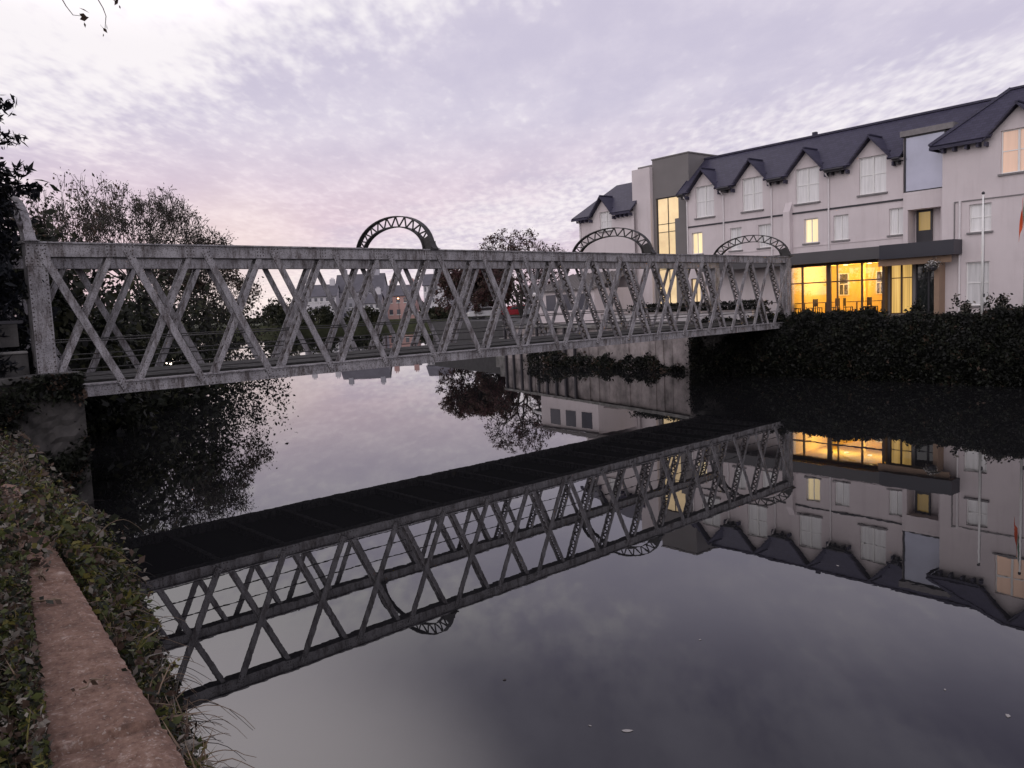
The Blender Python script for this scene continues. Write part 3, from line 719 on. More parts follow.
# tower
mb = MB(); mb.box(-13.1, -11.5, 0.32, 3.2, HZ, 12.86); hb(mb, 'tower_pier', M['render'])
mb = MB(); wall_holes(mb, -11.498, -8.46, HZ, 13.3, [(-11.25, -9.35, 3.6, 10.73)], 0.6, 0.2)
mb.quad((-8.46, .6, HZ), (-8.46, .6, 13.3), (-8.46, 4.6, 13.3), (-8.46, 4.6, HZ)); mb.quad((-11.498, .6, 12.6), (-11.498, .6, 13.3), (-11.498, 4.6, 13.3), (-11.498, 4.6, 12.6))
mb.box(-13.05, -11.5, 0.9, 4.6, 12.6, 13.1); mb.box(-11.55, -8.40, 0.55, 4.6, 13.302, 13.38); mb.quad((-13.1, 4.6, HZ), (-13.1, 4.6, 12.6), (-8.46, 4.6, 12.6), (-8.46, 4.6, HZ))
hb(mb, 'tower', M['dark_panel'])
mb = MB(); mb.box(-9.42, -8.3, 0.30, 0.596, HZ, 9.2); hb(mb, 'tower_panel', M['dark_panel'])
window(-11.25, -9.35, 3.6, 10.73, 0.6, M['lit_stair'], cols=2, trans=(0.33, 0.68, 0.755), frame=M['trim'], sill=False, fw=0.07, mull=0.045, label='tall lit stairwell window in the grey tower')
# right wing
RWt = -0.6
mb = MB(); WX0, WX1, WEZ = 7.725, 18.0, 10.7
rh = [(8.96, 9.92, 6.46, 7.76), (8.83, 9.86, 3.0, 5.06), (10.28, 11.72, 8.98, WEZ), (12.6, 13.6, 6.46, 7.76), (12.6, 13.6, 3.0, 5.06)]
wall_holes(mb, WX0, WX1, HZ, WEZ, rh, RWt)
gx, a, b, h = 11.0, 10.28, 11.72, 1.27; top = lambda x: WEZ + (1 - abs(x - gx) / h) * 1.22
xs_ = sorted([gx-h, a, gx, b, gx+h])
for i in range(4):
    p, q = xs_[i], xs_[i+1]; lo = 10.92 if (p >= a - 1e-6 and q <= b + 1e-6) else WEZ
    mb.quad((p, RWt, lo), (q, RWt, lo), (q, RWt, max(lo, top(q))), (p, RWt, max(lo, top(p))))
y = RWt; mb.quad((a,y,WEZ),(a,y,10.92),(a,y+.2,10.92),(a,y+.2,WEZ)); mb.quad((b,y,10.92),(b,y,WEZ),(b,y+.2,WEZ),(b,y+.2,10.92)); mb.quad((a,y,10.92),(b,y,10.92),(b,y+.2,10.92),(a,y+.2,10.92))
mb.quad((WX0, RWt, HZ), (WX0, RWt, WEZ), (WX0, 4.4, WEZ), (WX0, 4.4, HZ)); mb.quad((WX1, RWt, HZ), (WX1, RWt, WEZ), (WX1, 4.4, WEZ), (WX1, 4.4, HZ)); mb.quad((WX0, 4.4, HZ), (WX0, 4.4, WEZ), (WX1, 4.4, WEZ), (WX1, 4.4, HZ))
hb(mb, 'wall', M['render'])
window(8.96, 9.92, 6.46, 7.76, RWt, M['curtain'], cols=1); window(8.83, 9.86, 3.0, 5.06, RWt, M['curtain'], cols=1)
window(12.6, 13.6, 6.46, 7.76, RWt, M['curtain'], cols=1); window(12.6, 13.6, 3.0, 5.06, RWt, M['curtain'], cols=1)
window(10.28, 11.72, 8.98, 10.92, RWt, M['lit_warm'], label='wide warm lit window under the gable at the right')
mb = MB(); x0, x1, y0, y1, ym, zr, ez = 7.28, 18.4, RWt - 0.42, 4.9, 1.62, 13.15, 10.72; hp = 2.6
zb_ = ez + (zr-ez)/(ym-y0)*(RWt+.06-y0); q_ = hp*(RWt+.06-y0)/(ym-y0); slab(mb, [(x0 + q_, RWt+.06, zb_), (x1 - q_, RWt+.06, zb_), (x1 - hp, ym, zr), (x0 + hp, ym, zr)]); slab(mb, [(x0, y0, ez), (gx-1.02, y0, ez), (gx-1.02, RWt+.06, zb_), (x0+q_, RWt+.06, zb_)]); slab(mb, [(gx+1.02, y0, ez), (x1, y0, ez), (x1-q_, RWt+.06, zb_), (gx+1.02, RWt+.06, zb_)]); slab(mb, [(x0, y1, ez), (x1, y1, ez), (x1 - hp, ym, zr), (x0 + hp, ym, zr)])
slab(mb, [(x0, y0, ez), (x0 + hp, ym, zr), (x0, y1, ez)]); slab(mb, [(x1, y0, ez), (x1 - hp, ym, zr), (x1, y1, ez)])
mb.bar((x0, y0, ez + 0.03), (x0 + hp, ym, zr + 0.03), 0.14, 0.14); mb.box(x0 + hp - 0.05, x1 - hp, ym - 0.1, ym + 0.1, zr - 0.03, zr + 0.07)
mb.box(x0, 9.66, y0 - 0.03, y0 + 0.04, ez - 0.20, ez - 0.07); mb.box(12.34, x1, y0 - 0.03, y0 + 0.04, ez - 0.2, ez - 0.07); mb.box(x0 - 0.03, x0 + 0.04, y0 + 0.041, y1, ez - 0.20, ez - 0.07)
for x in (7.85, 8.35, 8.9, 9.4, 12.6, 13.1, 13.6): mb.box(x - .06, x + .06, RWt - 0.36, RWt - 0.004, ez - 0.38, ez - 0.17)
hb(mb, 'roof', M['slate'])
gablet(11.0, h=1.27, ez=10.68, ridge=12.06, s=(zr-ez)/(ym-y0), ez0=ez, eave_t=y0-RWt, y0=RWt)
mb = MB(); mb.box(8.64, 18, RWt - 0.04, RWt - 0.003, 7.93, 7.98); mb.box(8.28, 8.33, RWt - 0.04, RWt - 0.003, 6.2, 7.98); mb.box(8.331, 8.47, RWt - 0.04, RWt - 0.003, 7.93, 7.98); hb(mb, 'string_course', M['sill'])
mb = MB(); mb.tube([(8.56, RWt - 0.07, 8.0), (8.56, RWt - 0.07, 2.7)], 0.05, 8); hb(mb, 'downpipe', M['pipe'])
# canopy
mb = MB(); mb.box(-6.2, 5.085, -1.5, -1.42, 5.52, 6.14); hb(mb, 'canopy_fascia', M['slatepanel'])
mb = MB(); mb.box(5.088, 8.66, -1.53, -1.45, 5.46, 6.17); mb.box(8.58, 8.66, -1.449, -0.605, 5.46, 6.17); hb(mb, 'canopy_fascia', M['navy'])
mb = MB(); mb.box(-6.2, 7.71, -1.418, -0.004, 5.90, 6.08); mb.box(7.714, 8.578, -1.44, -0.605, 5.90, 6.08); hb(mb, 'canopy_roof', M['slatepanel'])
mb = MB(); mb.box(-6.2, 4.86, -1.418, -0.52, 5.56, 5.62); hb(mb, 'canopy_soffit', M['trim'])
mb = MB(); mb.box(4.87, 7.71, -1.44, 0.9, 5.50, 5.56); mb.box(4.87, 8.4, -1.22, -1.12, 5.12, 5.495); mb.box(7.714, 8.575, -1.44, -.605, 5.5, 5.56); hb(mb, 'entrance_soffit', M['soffit'])
mb = MB(); mb.box(7.66, 7.9, -1.28, -0.62, HZ, 5.118); hb(mb, 'entrance_column', M['soffit'])
mb = MB(); mb.box(4.865, 4.93, -0.62, -0.3, HZ, 5.118); hb(mb, 'entrance_column', M['woodframe'])
# restaurant glazing
gl = MB(); y0, y1 = -0.56, -0.46
for a, b in ((-0.76, -0.68), (0.17, 0.27), (1.66, 1.92), (2.26, 2.32), (3.62, 3.71), (4.76, 4.86)): gl.box(a, b, y0, y1, HZ + 0.12, 5.38)
gl.box(-0.76, 4.86, y0 + .01, y1 - .01, 4.46, 4.53); gl.box(-0.76, 4.86, y0 - 0.01, y1, HZ, HZ + 0.118); gl.box(-0.76, 4.86, y0 - .01, y1, 5.382, 5.56)
gf = hb(gl, 'restaurant_glazing', M['woodframe']); mb = MB(); mb.box(-0.74, 4.84, -0.52, -0.51, HZ + 0.1, 5.4); hb(mb, 'pane', M['glass'], gf)
rm = MB(); rx0, rx1, ry1 = -0.8, 4.9, 4.4
rm.quad((rx0, ry1, HZ), (rx1, ry1, HZ), (rx1, ry1, 5.5), (rx0, ry1, 5.5)); rm.quad((rx0, -.5, HZ), (rx0, ry1, HZ), (rx0, ry1, 5.5), (rx0, -.5, 5.5)); rm.quad((rx1, -.5, HZ), (rx1, ry1, HZ), (rx1, ry1, 5.5), (rx1, -.5, 5.5)); rm.quad((rx0, -.5, 5.48), (rx1, -.5, 5.48), (rx1, ry1, 5.48), (rx0, ry1, 5.48))
hb(rm, 'restaurant_room', M['yellow'])
mb = MB(); mb.quad((rx0, -.5, HZ + .03), (rx1, -.5, HZ + .03), (rx1, ry1, HZ + .03), (rx0, ry1, HZ + .03)); hb(mb, 'restaurant_floor', M['wood'])
for a, b in ((-0.3, 0.35), (2.0, 2.5), (2.62, 3.1)):
    mb = MB(); z0, z1 = 3.7, 5.05; yy = ry1 - .08
    for c, d, e, g_ in ((a, a+.06, z0, z1), (b-.06, b, z0, z1), (a+.06, b-.06, z0, z0+.06), (a+.06, b-.06, z1-.06, z1), (a+.06, b-.06, 4.36, 4.41), ((a+b)/2-.02, (a+b)/2+.02, z0+.06, 4.36)): mb.box(c, d, yy, ry1 - .01, e, g_)
    f = hb(mb, 'inner_window', M['white']); mb = MB(); mb.box(a+.03, b-.03, ry1-.04, ry1-.02, z0+.03, z1-.03); hb(mb, 'pane', M['housewin'], f)
mb = MB(); mb.box(3.75, 4.7, 4.3, 4.38, 3.5, 4.9); hb(mb, 'picture', M['redpic'])
mb = MB(); mb.box(1.55, 1.85, 3.4, 3.7, HZ, 5.47); hb(mb, 'room_pillar', M['yellow'])
for x in (0.3, 1.3, 2.7, 4.1):
    mb = MB(); mb.tube([(x, 2.2, 5.475), (x, 2.2, 5.42)], 0.12, 12); hb(mb, 'pendant_lamp', M['lamp'])
    l = bpy.data.lights.new('restaurant_lamp', 'POINT'); l.energy = 110; l.color = (1.0, 0.74, 0.28); l.shadow_soft_size = 0.0
    lo_ = bpy.data.objects.new('restaurant_lamp', l); COL.objects.link(lo_); lo_.parent = hotel; lo_.location = (x, 2.2, 5.1 - HZ)
# entrance lobby
mb = MB(); wall_holes(mb, 4.87, 7.72, HZ, 5.5, [(5.0, 6.15, HZ + .05, 5.3), (6.3, 7.55, HZ + .05, 5.2)], -0.2, 0.15); mb.quad((4.905, -.5, HZ), (4.905, .55, HZ), (4.905, .55, 5.5), (4.905, -.5, 5.5)); hb(mb, 'lobby_wall', M['dark_panel'])
window(5.0, 6.15, HZ + .06, 5.3, -0.25, M['lit_door'], cols=2, trans=(0.70,), frame=M['woodframe'], sill=False, label='lit glazed entrance door under the canopy')
window(6.3, 7.55, HZ + .06, 5.2, -0.25, M['darkglass'], cols=2, trans=(0.70,), frame=M['trim'], sill=False, label='dark glazed panel beside the entrance door')
for x in (5.9, 7.15):
    mb = MB(); mb.tube([(x, -0.6, 5.498), (x, -0.6, 5.45)], 0.07 if x < 6 else 0.04, 10); hb(mb, 'downlight', M['lamp'])
# things at the hotel
def chair_at(x, t, rz, label, first=[None]):
    if first[0] is None:
        c = thing('dining_chair', label, 'chair', (0,0,0), 0, 'dining chairs behind the restaurant glass'); mb = MB()
        mb.box(-.2, .2, -.2, .2, .43, .47); mb.build('seat', M['chair'], c); mb = MB(); mb.box(-.2, .2, .17, .2, .52, .95); mb.box(-.2, -.17, .17, .2, .47, .52); mb.box(.17, .2, .17, .2, .47, .52); mb.build('backrest', M['chair'], c)
        for sx in (-.18, .18):
            for sy in (-.18, .18): mb = MB(); mb.box(sx-.02, sx+.02, sy-.02, sy+.02, 0, .43); mb.build('leg', M['chair'], c)
        first[0] = c
    else: c = dup(first[0], (0,0,0), 0, label)
    c.location = HP(x, t, HZ + .03); c.rotation_euler = (0, 0, PHI + rz)
lab = 'dark wooden dining chair at a table behind the lit restaurant glass'
tl = 'small dark dining table standing behind the lit restaurant glass'
t0 = None
for i, (x, t_) in enumerate(((-0.2, 0.35), (1.0, 0.55), (2.9, 0.4), (4.2, 0.6))):
    if t0 is None:
        t0 = thing('dining_table', tl, 'table', HP(x, t_, HZ + .03), PHI, 'dining tables behind the restaurant glass')
        mb = MB(); mb.box(-.4, .4, -.35, .35, .72, .76); mb.build('table_top', M['wood'], t0); mb = MB(); mb.tube([(0,0,.72),(0,0,.03)], .04, 8); mb.box(-.25, .25, -.25, .25, 0, .03); mb.build('pedestal', M['chair'], t0)
    else: dup(t0, HP(x, t_, HZ + .03), PHI, tl)
    chair_at(x - 0.5, t_, math.pi/2 + .2, lab); chair_at(x + 0.5, t_ + .05, -math.pi/2 - .1, lab)
t = thing('hanging_basket', 'hanging basket of pale flowers at the right end of the entrance canopy', 'flower basket', HP(7.75, -1.62, 4.9), PHI)
mb = MB(); mb.ball((0, 0, -0.02), 0.2, 12, sq=.8); mb.build('basket', M['trim'], t)
mb = MB()
for k in range(3): mb.tube([(.18*math.cos(k*2.1), .18*math.sin(k*2.1), 0.05), (0, 0.12, 0.55)], 0.006, 4)
mb.build('chain', M['trim'], t)
pts = [(rnd.gauss(0, .16), rnd.gauss(0, .15), .12 + rnd.gauss(0, .12)) for _ in range(420)]
leaf_mesh('flowers', pts, 0.04, [M['leafdark'], M['flagwhite'], M['leafpale']], t, [4, 2, 2], seed=4)
# flagpoles
def pole(x, y, ztop, label, r=0.045):
    t = thing('flagpole', label, 'flagpole', (x, y, HZ), PHI, 'flagpoles before the hotel'); h = ztop - HZ
    mb = MB(); mb.tube([(0,0,0), (0,0,h*.6), (0,0,h)], [r*1.25, r, r*.7], 10); mb.build('pole', M['white'], t, smooth=True)
    mb = MB(); mb.ball((0,0,h + .05), .065, 10); mb.build('finial', M['trim'], t)
    mb = MB(); mb.tube([(.06,0,.9), (.075,0,h*.6), (.05,0,h-.1)], .008, 4); mb.box(.05, .1, -.03, .03, .86, 1.0); mb.build('halyard', M['trim'], t)
    return t
pole(19.02, 32.25, 7.52, 'slim white flagpole without a flag before the hotel wall')
pole(20.60, 32.05, 7.9, 'white flagpole with a drooping striped flag at the right edge')
mb = MB(); n = 10; pl = []
rows = 15
for j in range(rows):
    z = 7.75 - 1.30 * j / (rows - 1)
    for i in range(n + 1):
        u_ = i / n; pl.append((-0.04 - 0.22 * u_ * (0.6 + 0.4 * j / rows), 0.05 * math.sin(u_ * 9 + j * .35), z - 1.0 * u_ * (1 - j / rows * .15)))
fs = []; ms = []
for j in range(rows - 1):
    for i in range(n):
        k = j * (n + 1) + i; fs.append((k, k + 1, k + n + 2, k + n + 1)); ms.append(0 if i < 2 else (1 if i < 4 else 2))
mb.v = pl; mb.f = fs; mb.m = ms
fl = mb.build('flag', [M['flaggreen'], M['flagwhite'], M['orange']]); sm = fl.modifiers.new('thick', 'SOLIDIFY'); sm.thickness = 0.006
fl.location = (20.60, 32.05, 0); fl.rotation_euler = (0, 0, PHI)
tag(fl, 'limp green, white and orange flag hanging from the right flagpole', 'flag')
# low terrace wall and hedge by the hotel
t = thing('terrace_wall', 'low grey rendered wall on the terrace behind the bridge end', 'wall', HP(-7, -3.2, HZ), PHI)
mb = MB(); mb.box(-6.5, 5.8, -.12, .12, 0, .48); mb.build('wall_body', M['rendershade'], t); mb = MB(); mb.box(-6.5, 5.8, -.17, .17, .481, .56); mb.build('coping', M['pale_stone'], t)

# ------------------------------------------------------------------ quay wall
q0, q1 = AB(27.0, 34.75), AB(48.5, 39.3)
qd = (q1 - q0); ql = qd.length; qa = math.atan2(qd.y, qd.x)
t = thing('quay_wall', 'long pale mottled stone quay wall beyond the bridge', 'wall', q0 + Vector((0, 0, -1.9)), qa)
mb = MB(); n = 60
for i in range(n):
    x0, x1 = ql*i/n, ql*(i+1)/n
    mb.box(x0, x1, -0.3, 0.55 + rnd.uniform(-.05, .05), 0, 4.25)
mb.build('stonework', M['pale_stone'], t)
mb = MB(); mb.box(0, ql, -0.35, .7, 4.251, 4.42); mb.build('coping', M['concrete'], t)
for x in np.linspace(ql*.52, ql*.98, 9):
    mb = MB(); mb.box(x - .09, x + .09, .605, .75, 0, 4.25); mb.build('fender_post', M['trim'], t)
mb = MB(); mb.box(ql, ql + .8, -1.2, .6, 0, 3.4); mb.box(ql + .8, ql + 1.5, -1.2, .6, 0, 2.7); mb.build('steps', M['concrete'], t)
# lean-to building beside the left wing
t = thing('lean_to', 'low pale outbuilding with ribbed lean-to roof by the quay', 'outbuilding', HP(-15.5, -3.0, HZ), PHI)
mb = MB(); mb.box(-3.2, 2.6, -0.9, 2.9, 0, 2.3); mb.build('wall', M['render'], t)
mb = MB(); slab(mb, [(-3.4, -1.2, 2.32), (2.8, -1.2, 2.32), (2.8, 2.9, 3.5), (-3.4, 2.9, 3.5)], .08)
for i in range(16): x = -3.3 + i * .4; mb.bar((x, -1.2, 2.35), (x, 2.9, 3.53), .05, .05)
mb.build('ribbed_roof', M['dark_panel'], t)
for x in (-2.2, -0.6, 1.0): mb = MB(); mb.box(x, x + 1.0, -.93, -.905, .9, 2.0); mb.build('window', M['housewin'], t)

# ------------------------------------------------------------------ vegetation
def grow(mb, tips, p, d, L, r, depth, maxd, rg, spread=0.55, up=0.12, split=(2, 3), shrink=0.74, rmin=.015):
    nseg = 3; pts = [p.copy()]; rad = [r]
    for i in range(nseg):
        d = (d + Vector((rg.gauss(0, .13), rg.gauss(0, .13), rg.gauss(0, .10) + up * .3))).normalized()
        p = p + d * (L / nseg); pts.append(p.copy()); rad.append(r * (1 - .38 * (i + 1) / nseg))
        if depth >= maxd - 1: tips.append(p.copy())
    mb.tube(pts, rad, 6 if depth < 2 else (4 if depth < 4 else 3), cap=depth == 0)
    if depth >= maxd: return
    k = rg.randint(*split)
    for i in range(k):
        ax = Vector((rg.gauss(0, 1), rg.gauss(0, 1), rg.gauss(0, .6)))
        ax = (ax - d * ax.dot(d)).normalized()
        nd = (d + ax * rg.uniform(.6, 1.3) * spread * 1.4 + Vector((0, 0, up))).normalized()
        grow(mb, tips, p, nd, L * shrink * rg.uniform(.8, 1.2), max(r * .62, rmin), depth + 1, maxd, rg, spread, up, split, shrink, rmin)
def make_tree(name, label, cat, loc, H, Wd, leafm, seed, dome=False, keep=1.0, rmin=.015, stems=1, maxd=6, per=9, lsize=.10, spread=.55, up=.10, trunk=0.28, weights=None, jitter=.25, group=None, r0=.16, split=(2,3), squash=None):
    rg = random.Random(seed); t = thing(name, label, cat, loc, rg.uniform(0, 6), group); mb = MB(); tips = []
    for s_ in range(stems):
        an = 2 * math.pi * s_ / stems + rg.uniform(-.4, .4); tilt = 0 if stems == 1 else rg.uniform(.15, .6)
        d = Vector((math.cos(an) * tilt, math.sin(an) * tilt, 1)).normalized()
        grow(mb, tips, Vector((math.cos(an) * .15 * (stems > 1), math.sin(an) * .15 * (stems > 1), 0)), d, H * trunk, r0, 0, maxd, rg, spread, up, split, .74, rmin)
    P = np.array([tuple(p) for p in tips]); 
    zmax = np.percentile(P[:, 2], 99.3); rmax = np.percentile(np.hypot(P[:, 0], P[:, 1]), 97)
    kz, kr = H / zmax, (Wd / 2) / rmax
    mb.v = [(x * kr, y * kr, z * kz) for x, y, z in mb.v]; P = P * np.array([kr, kr, kz])
    if dome:                                                          # round the crown off: points far outside a dome are drawn in
        def ins(p):
            x, y, z = p; q = math.sqrt((x/(Wd*.53))**2 + (y/(Wd*.53))**2 + (max(0, z - H*.38)/(H*.64))**2)
            k_ = 1.0 if q <= 1 else (1 + (q - 1)*.22)/q
            return (x*k_, y*k_, H*.38 + (z - H*.38)*k_ if z > H*.38 else z)
        mb.v = [ins(p) for p in mb.v]; P = np.array([ins(p) for p in P])
    mb.build('trunk', M['bark'], t, smooth=True)
    g_ = np.random.default_rng(seed); P = P[g_.uniform(0, 1, len(P)) < keep]; C = np.repeat(P, per, 0) + g_.normal(scale=jitter, size=(len(P) * per, 3))
    leaf_mesh('crown', C, lsize, leafm, t, weights, seed=seed)
    return t
def shrub(name, label, loc, rx, ry, rz, n, lsize, mats, weights, seed, stems=8, cat='shrub', rot=0.0, hollow=.45, group=None, tuft=0):
    rg = np.random.default_rng(seed); t = thing(name, label, cat, loc, rot, group)
    nc = max(12, n // 45); th = rg.uniform(0, 2*np.pi, nc); u = rg.uniform(-.15, 1, nc); rr = rg.uniform(hollow, 1.0, nc)
    q = np.sqrt(np.clip(1 - u*u, 0, 1)); cl = np.stack([rx*rr*q*np.cos(th), ry*rr*q*np.sin(th), rz*np.clip(rr*u, 0.02, 1)], 1)
    C = np.repeat(cl, n // nc, 0); C = C + rg.normal(size=C.shape) * np.array([rx, ry, rz]) * .13; C[:, 2] = np.abs(C[:, 2])
    mb = MB()
    for k in range(stems):
        e = cl[k % nc]; m_ = e * .5 + np.array([0, 0, .15 * rz]); mb.tube([(e[0]*.1, e[1]*.1, 0), tuple(m_), tuple(e)], [.02, .014, .006], 4)
    mb.build('stems', M['bark'], t)
    leaf_mesh('foliage', C, lsize, mats, t, weights, seed=seed)
    return t
# left bank trees behind the bridge
def gz(p, z): return Vector((p.x, p.y, z))
make_tree('bushy_tree', 'wide half bare bushy tree on the left bank behind the bridge', 'tree', gz(horiz(158, 52), 2.1), 10.4, 15.2, [M['leafgrey'], M['leafmid'], M['leafbrown']], 11, stems=6, maxd=7, per=1, keep=.62, lsize=.062, spread=.48, trunk=.20, weights=[5, 3, 1], jitter=.15, r0=.11, dome=True, rmin=.014)
make_tree('twiggy_tree', 'thin bare twiggy tree between the conifer and the bushy tree', 'tree', gz(horiz(72, 44), 2.1), 9.6, 7.0, [M['leafgrey'], M['leafbrown']], 5, stems=6, maxd=5, per=1, lsize=.08, spread=.32, up=.25, trunk=.26, jitter=.2, r0=.07)
make_tree('leaning_tree', 'smaller sparse tree at the right end of the left bank clump', 'tree', gz(horiz(212, 56), 2.1), 7.4, 7.0, [M['leafgrey'], M['leafbrown']], 23, stems=5, maxd=6, per=2, lsize=.085, spread=.55, trunk=.22, jitter=.25, r0=.09)
k = 0
for (u_, d_, rx, rz, seed) in ((70, 30, 2.6, 2.9, 1), (105, 36, 3.2, 3.4, 2), (150, 43, 3.6, 4.0, 3), (195, 50, 3.6, 3.8, 4), (240, 56, 3.0, 3.2, 5), (40, 26, 2.2, 2.6, 6)):
    names = ['dark shrub behind the first lattice panels of the bridge', 'dark rounded shrub under the twiggy tree', 'tall dark shrub below the middle of the bushy tree', 'dark shrub right of the bushy tree trunks', 'low dark shrub at the water end of the left bank clump', 'dark shrub beside the conifer behind the bridge post']
    p = horiz(u_, d_); shrub('bank_shrub', names[k], gz(p, 0.02 if k != 5 else 2.1), rx*1.1, rx, rz + 2.5, 8500 if k not in (3, 4) else 3600, .13 if k not in (3, 4) else .10, [M['leafdark'], M['leafblack'], M['leafmid']], [5, 4, 2], 40 + seed, group='dark shrubs along the left bank behind the bridge'); k += 1
# conifer at the left edge
def conifer(label, loc, H, Rm, seed):
    rg = np.random.default_rng(seed); t = thing('conifer', label, 'tree', loc, 0)
    mb = MB(); mb.tube([(0,0,0), (0,0,H*.5), (0,0,H*.96)], [.22, .14, .03], 8); 
    C = []
    nb = 420
    for i in range(nb):
        z = .02*H + .96*H*(i/nb)**.95 ; R = Rm * min(1, (1 - z/H)*2.3 + .06) ** .8 * rg.uniform(.6, 1.12); th = rg.uniform(0, 2*np.pi)
        tip = np.array([R*np.cos(th), R*np.sin(th), z + .25*R*rg.uniform(-.2, 1)])
        mb.tube([(0,0,z-.1), tuple(tip)], [.02, .006], 3)
        for s_ in np.linspace(.3, 1, 12):
            c = np.array([0,0,z-.1])*(1-s_) + tip*s_; C.append(c + rg.normal(scale=.08, size=(24, 3)))
    zz = rg.uniform(0, .97, 60000)*H; rr_ = Rm*.9*np.minimum(1, (1 - zz/H)*2.3 + .04)**.8*np.sqrt(rg.uniform(0, 1, 60000)); th = rg.uniform(0, 2*np.pi, 60000)
    C.append(np.stack([rr_*np.cos(th), rr_*np.sin(th), zz], 1))
    mb.build('trunk', M['bark'], t); leaf_mesh('crown', np.concatenate(C), .10, [M['conifer'], M['leafblack']], t, [4, 1], seed=seed, aspect=.3, droop=.4)
conifer('tall dark conifer at the left edge beside the bridge post', Vector((-13.55, 17.3, 2.1)), 9.3, 3.0, 3)
# autumn trees across the river
make_tree('autumn_tree', 'reddish round crowned autumn tree rising above the bridge', 'tree', gz(horiz(526, 88), 2.6), 9.6, 11.0, [M['leafred'], M['leafbrown']], 41, stems=3, maxd=7, per=1, keep=.8, lsize=.10, spread=.72, trunk=.22, weights=[4, 1], jitter=.16, r0=.22, up=.0, rmin=.022, dome=True)
make_tree('willow_tree', 'low reddish brown tree behind the bridge left of the autumn tree', 'tree', gz(horiz(485, 99), 2.6), 6.9, 12.5, [M['leafbrown'], M['leafred']], 33, stems=5, maxd=7, per=2, lsize=.12, spread=.62, trunk=.22, jitter=.2, r0=.13, up=.0, rmin=.02, dome=True)
# ivy on the hotel bank
rg = np.random.default_rng(5)
def bank_cover(name, a0, a1, b0, b1, zfun, n, size, mats, weights, seed, top=0.0, bul=.55):
    rg = np.random.default_rng(seed); a = rg.uniform(a0, a1, n); s = rg.uniform(0, 1, n)
    s = np.where(rg.uniform(0, 1, n) < top, 1.0 + np.abs(rg.normal(0, .35, n)), s)
    cl = np.sin(a * 1.7) * .5 + np.sin(a * .63 + 1) * .6 + np.sin(a * 3.9 + 2) * .3
    zt = zfun(a) + .17 * cl + np.sin(a*9.1)*.06; z = -.05 + np.minimum(s, 1) ** .8 * zt + (s > 1) * rg.uniform(-.22, .10, n); bulge = bul * np.sin(np.pi * np.clip(s, 0, 1)) * (.6 + .4 * np.sin(a * 2.3 + 3 * s))
    b = b0 + (b1 - b0) * s - bulge + rg.normal(scale=.16, size=n) + .2 * np.sin(a * 1.3)
    C = np.stack([-Dv.x * a + Nv.x * b, -Dv.y * a + Nv.y * b, z + rg.normal(scale=.05, size=n)], 1); C[:, 2] = np.maximum(C[:, 2], .01)
    return leaf_mesh(name, C, size, mats, None, weights, seed=seed)
o = bank_cover('bank_ivy', 2, 27.0, 34.2, 35.25, lambda a: 2.78 + 0*a, 140000, .058, [M['leafblack'], M['leafdark'], M['leafbrown']], [9, 3.5, .3], 6, top=.22)
tag(o, kind='stuff')
o = bank_cover('quay_ivy', 27, 41, 34.5, 35.0, lambda a: .62 + .35*np.sin(a*.9)*np.sin(a*2.3+1) + .3*(a > 36), 8000, .075, [M['leafblack'], M['leafdark'], M['leafbrown']], [6, 4, 1], 8, bul=.2)
tag(o, kind='stuff')
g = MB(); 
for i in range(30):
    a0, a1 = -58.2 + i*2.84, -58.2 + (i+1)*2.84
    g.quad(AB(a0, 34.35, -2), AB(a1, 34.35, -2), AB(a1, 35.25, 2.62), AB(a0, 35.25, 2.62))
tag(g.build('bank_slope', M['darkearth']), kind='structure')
# terrace hedge
t = thing('terrace_hedge', 'dark clipped hedge along the foot of the hotel behind the bridge', 'hedge', HP(-5.5, -2.4, HZ), PHI)
C = np.stack([rg.uniform(-5.5, 4.6, 9000), rg.normal(scale=.28, size=9000), rg.uniform(0, 1.05, 9000) + rg.normal(scale=.05, size=9000)], 1)
leaf_mesh('foliage', C, .07, [M['leafblack'], M['leafdark']], t, [3, 1], seed=3)
mb = MB()
for i in range(14): x = -5.3 + i * .75; mb.tube([(x, 0, 0), (x + .1, .05, .9)], [.02, .008], 4)
mb.build('stems', M['bark'], t)
sh = [(3.2, -5.2, .8, .5, 'rounded dark shrub on the bank top below the lit restaurant'), (6.5, -5.4, .9, .6, 'dark shrub on the bank top below the entrance'), (8.4, -4.7, .5, .85, 'small pale flecked rose bush below the entrance column'), (10.4, -4.8, .7, .95, 'loose pale flecked shrub under the ground floor window'), (11.8, -5.0, .8, 1.1, 'tall loose shrub under the drooping flag')]
for i, (x, t_, r_, h_, lb) in enumerate(sh):
    pale = i >= 2
    shrub('rose_bush' if pale else 'bank_shrub', lb, HP(x, t_, HZ - .05), r_, r_*.8, h_, 800 if pale else 2400, .07, [M['leafdark'], M['leafblack'], M['leafpale']], [4, 3, 1.2 if pale else .05], 70 + i, hollow=.3)

ga = np.random.default_rng(44); n = 17000; sx = 4.8 - np.abs(ga.normal(0, 1.7, n)); zz = ga.uniform(0, 2.9, n)
kp = (np.sin(sx*2.1 + zz*1.3) + np.sin(zz*3.1 - sx*1.7) + ga.normal(0, .5, n)) > -.05; sx, zz = sx[kp], zz[kp]; wv = -.93 - np.abs(ga.normal(0, .07, len(sx)))
C = np.stack([BN.x*(BOFF + wv) + BD.x*sx, BN.y*(BOFF + wv) + BD.y*sx, zz], 1)
tag(leaf_mesh('abutment_ivy', C, .05, [M['leafdark'], M['leafblack'], M['leafbrown']], None, [4, 4, 1], seed=12), kind='stuff')
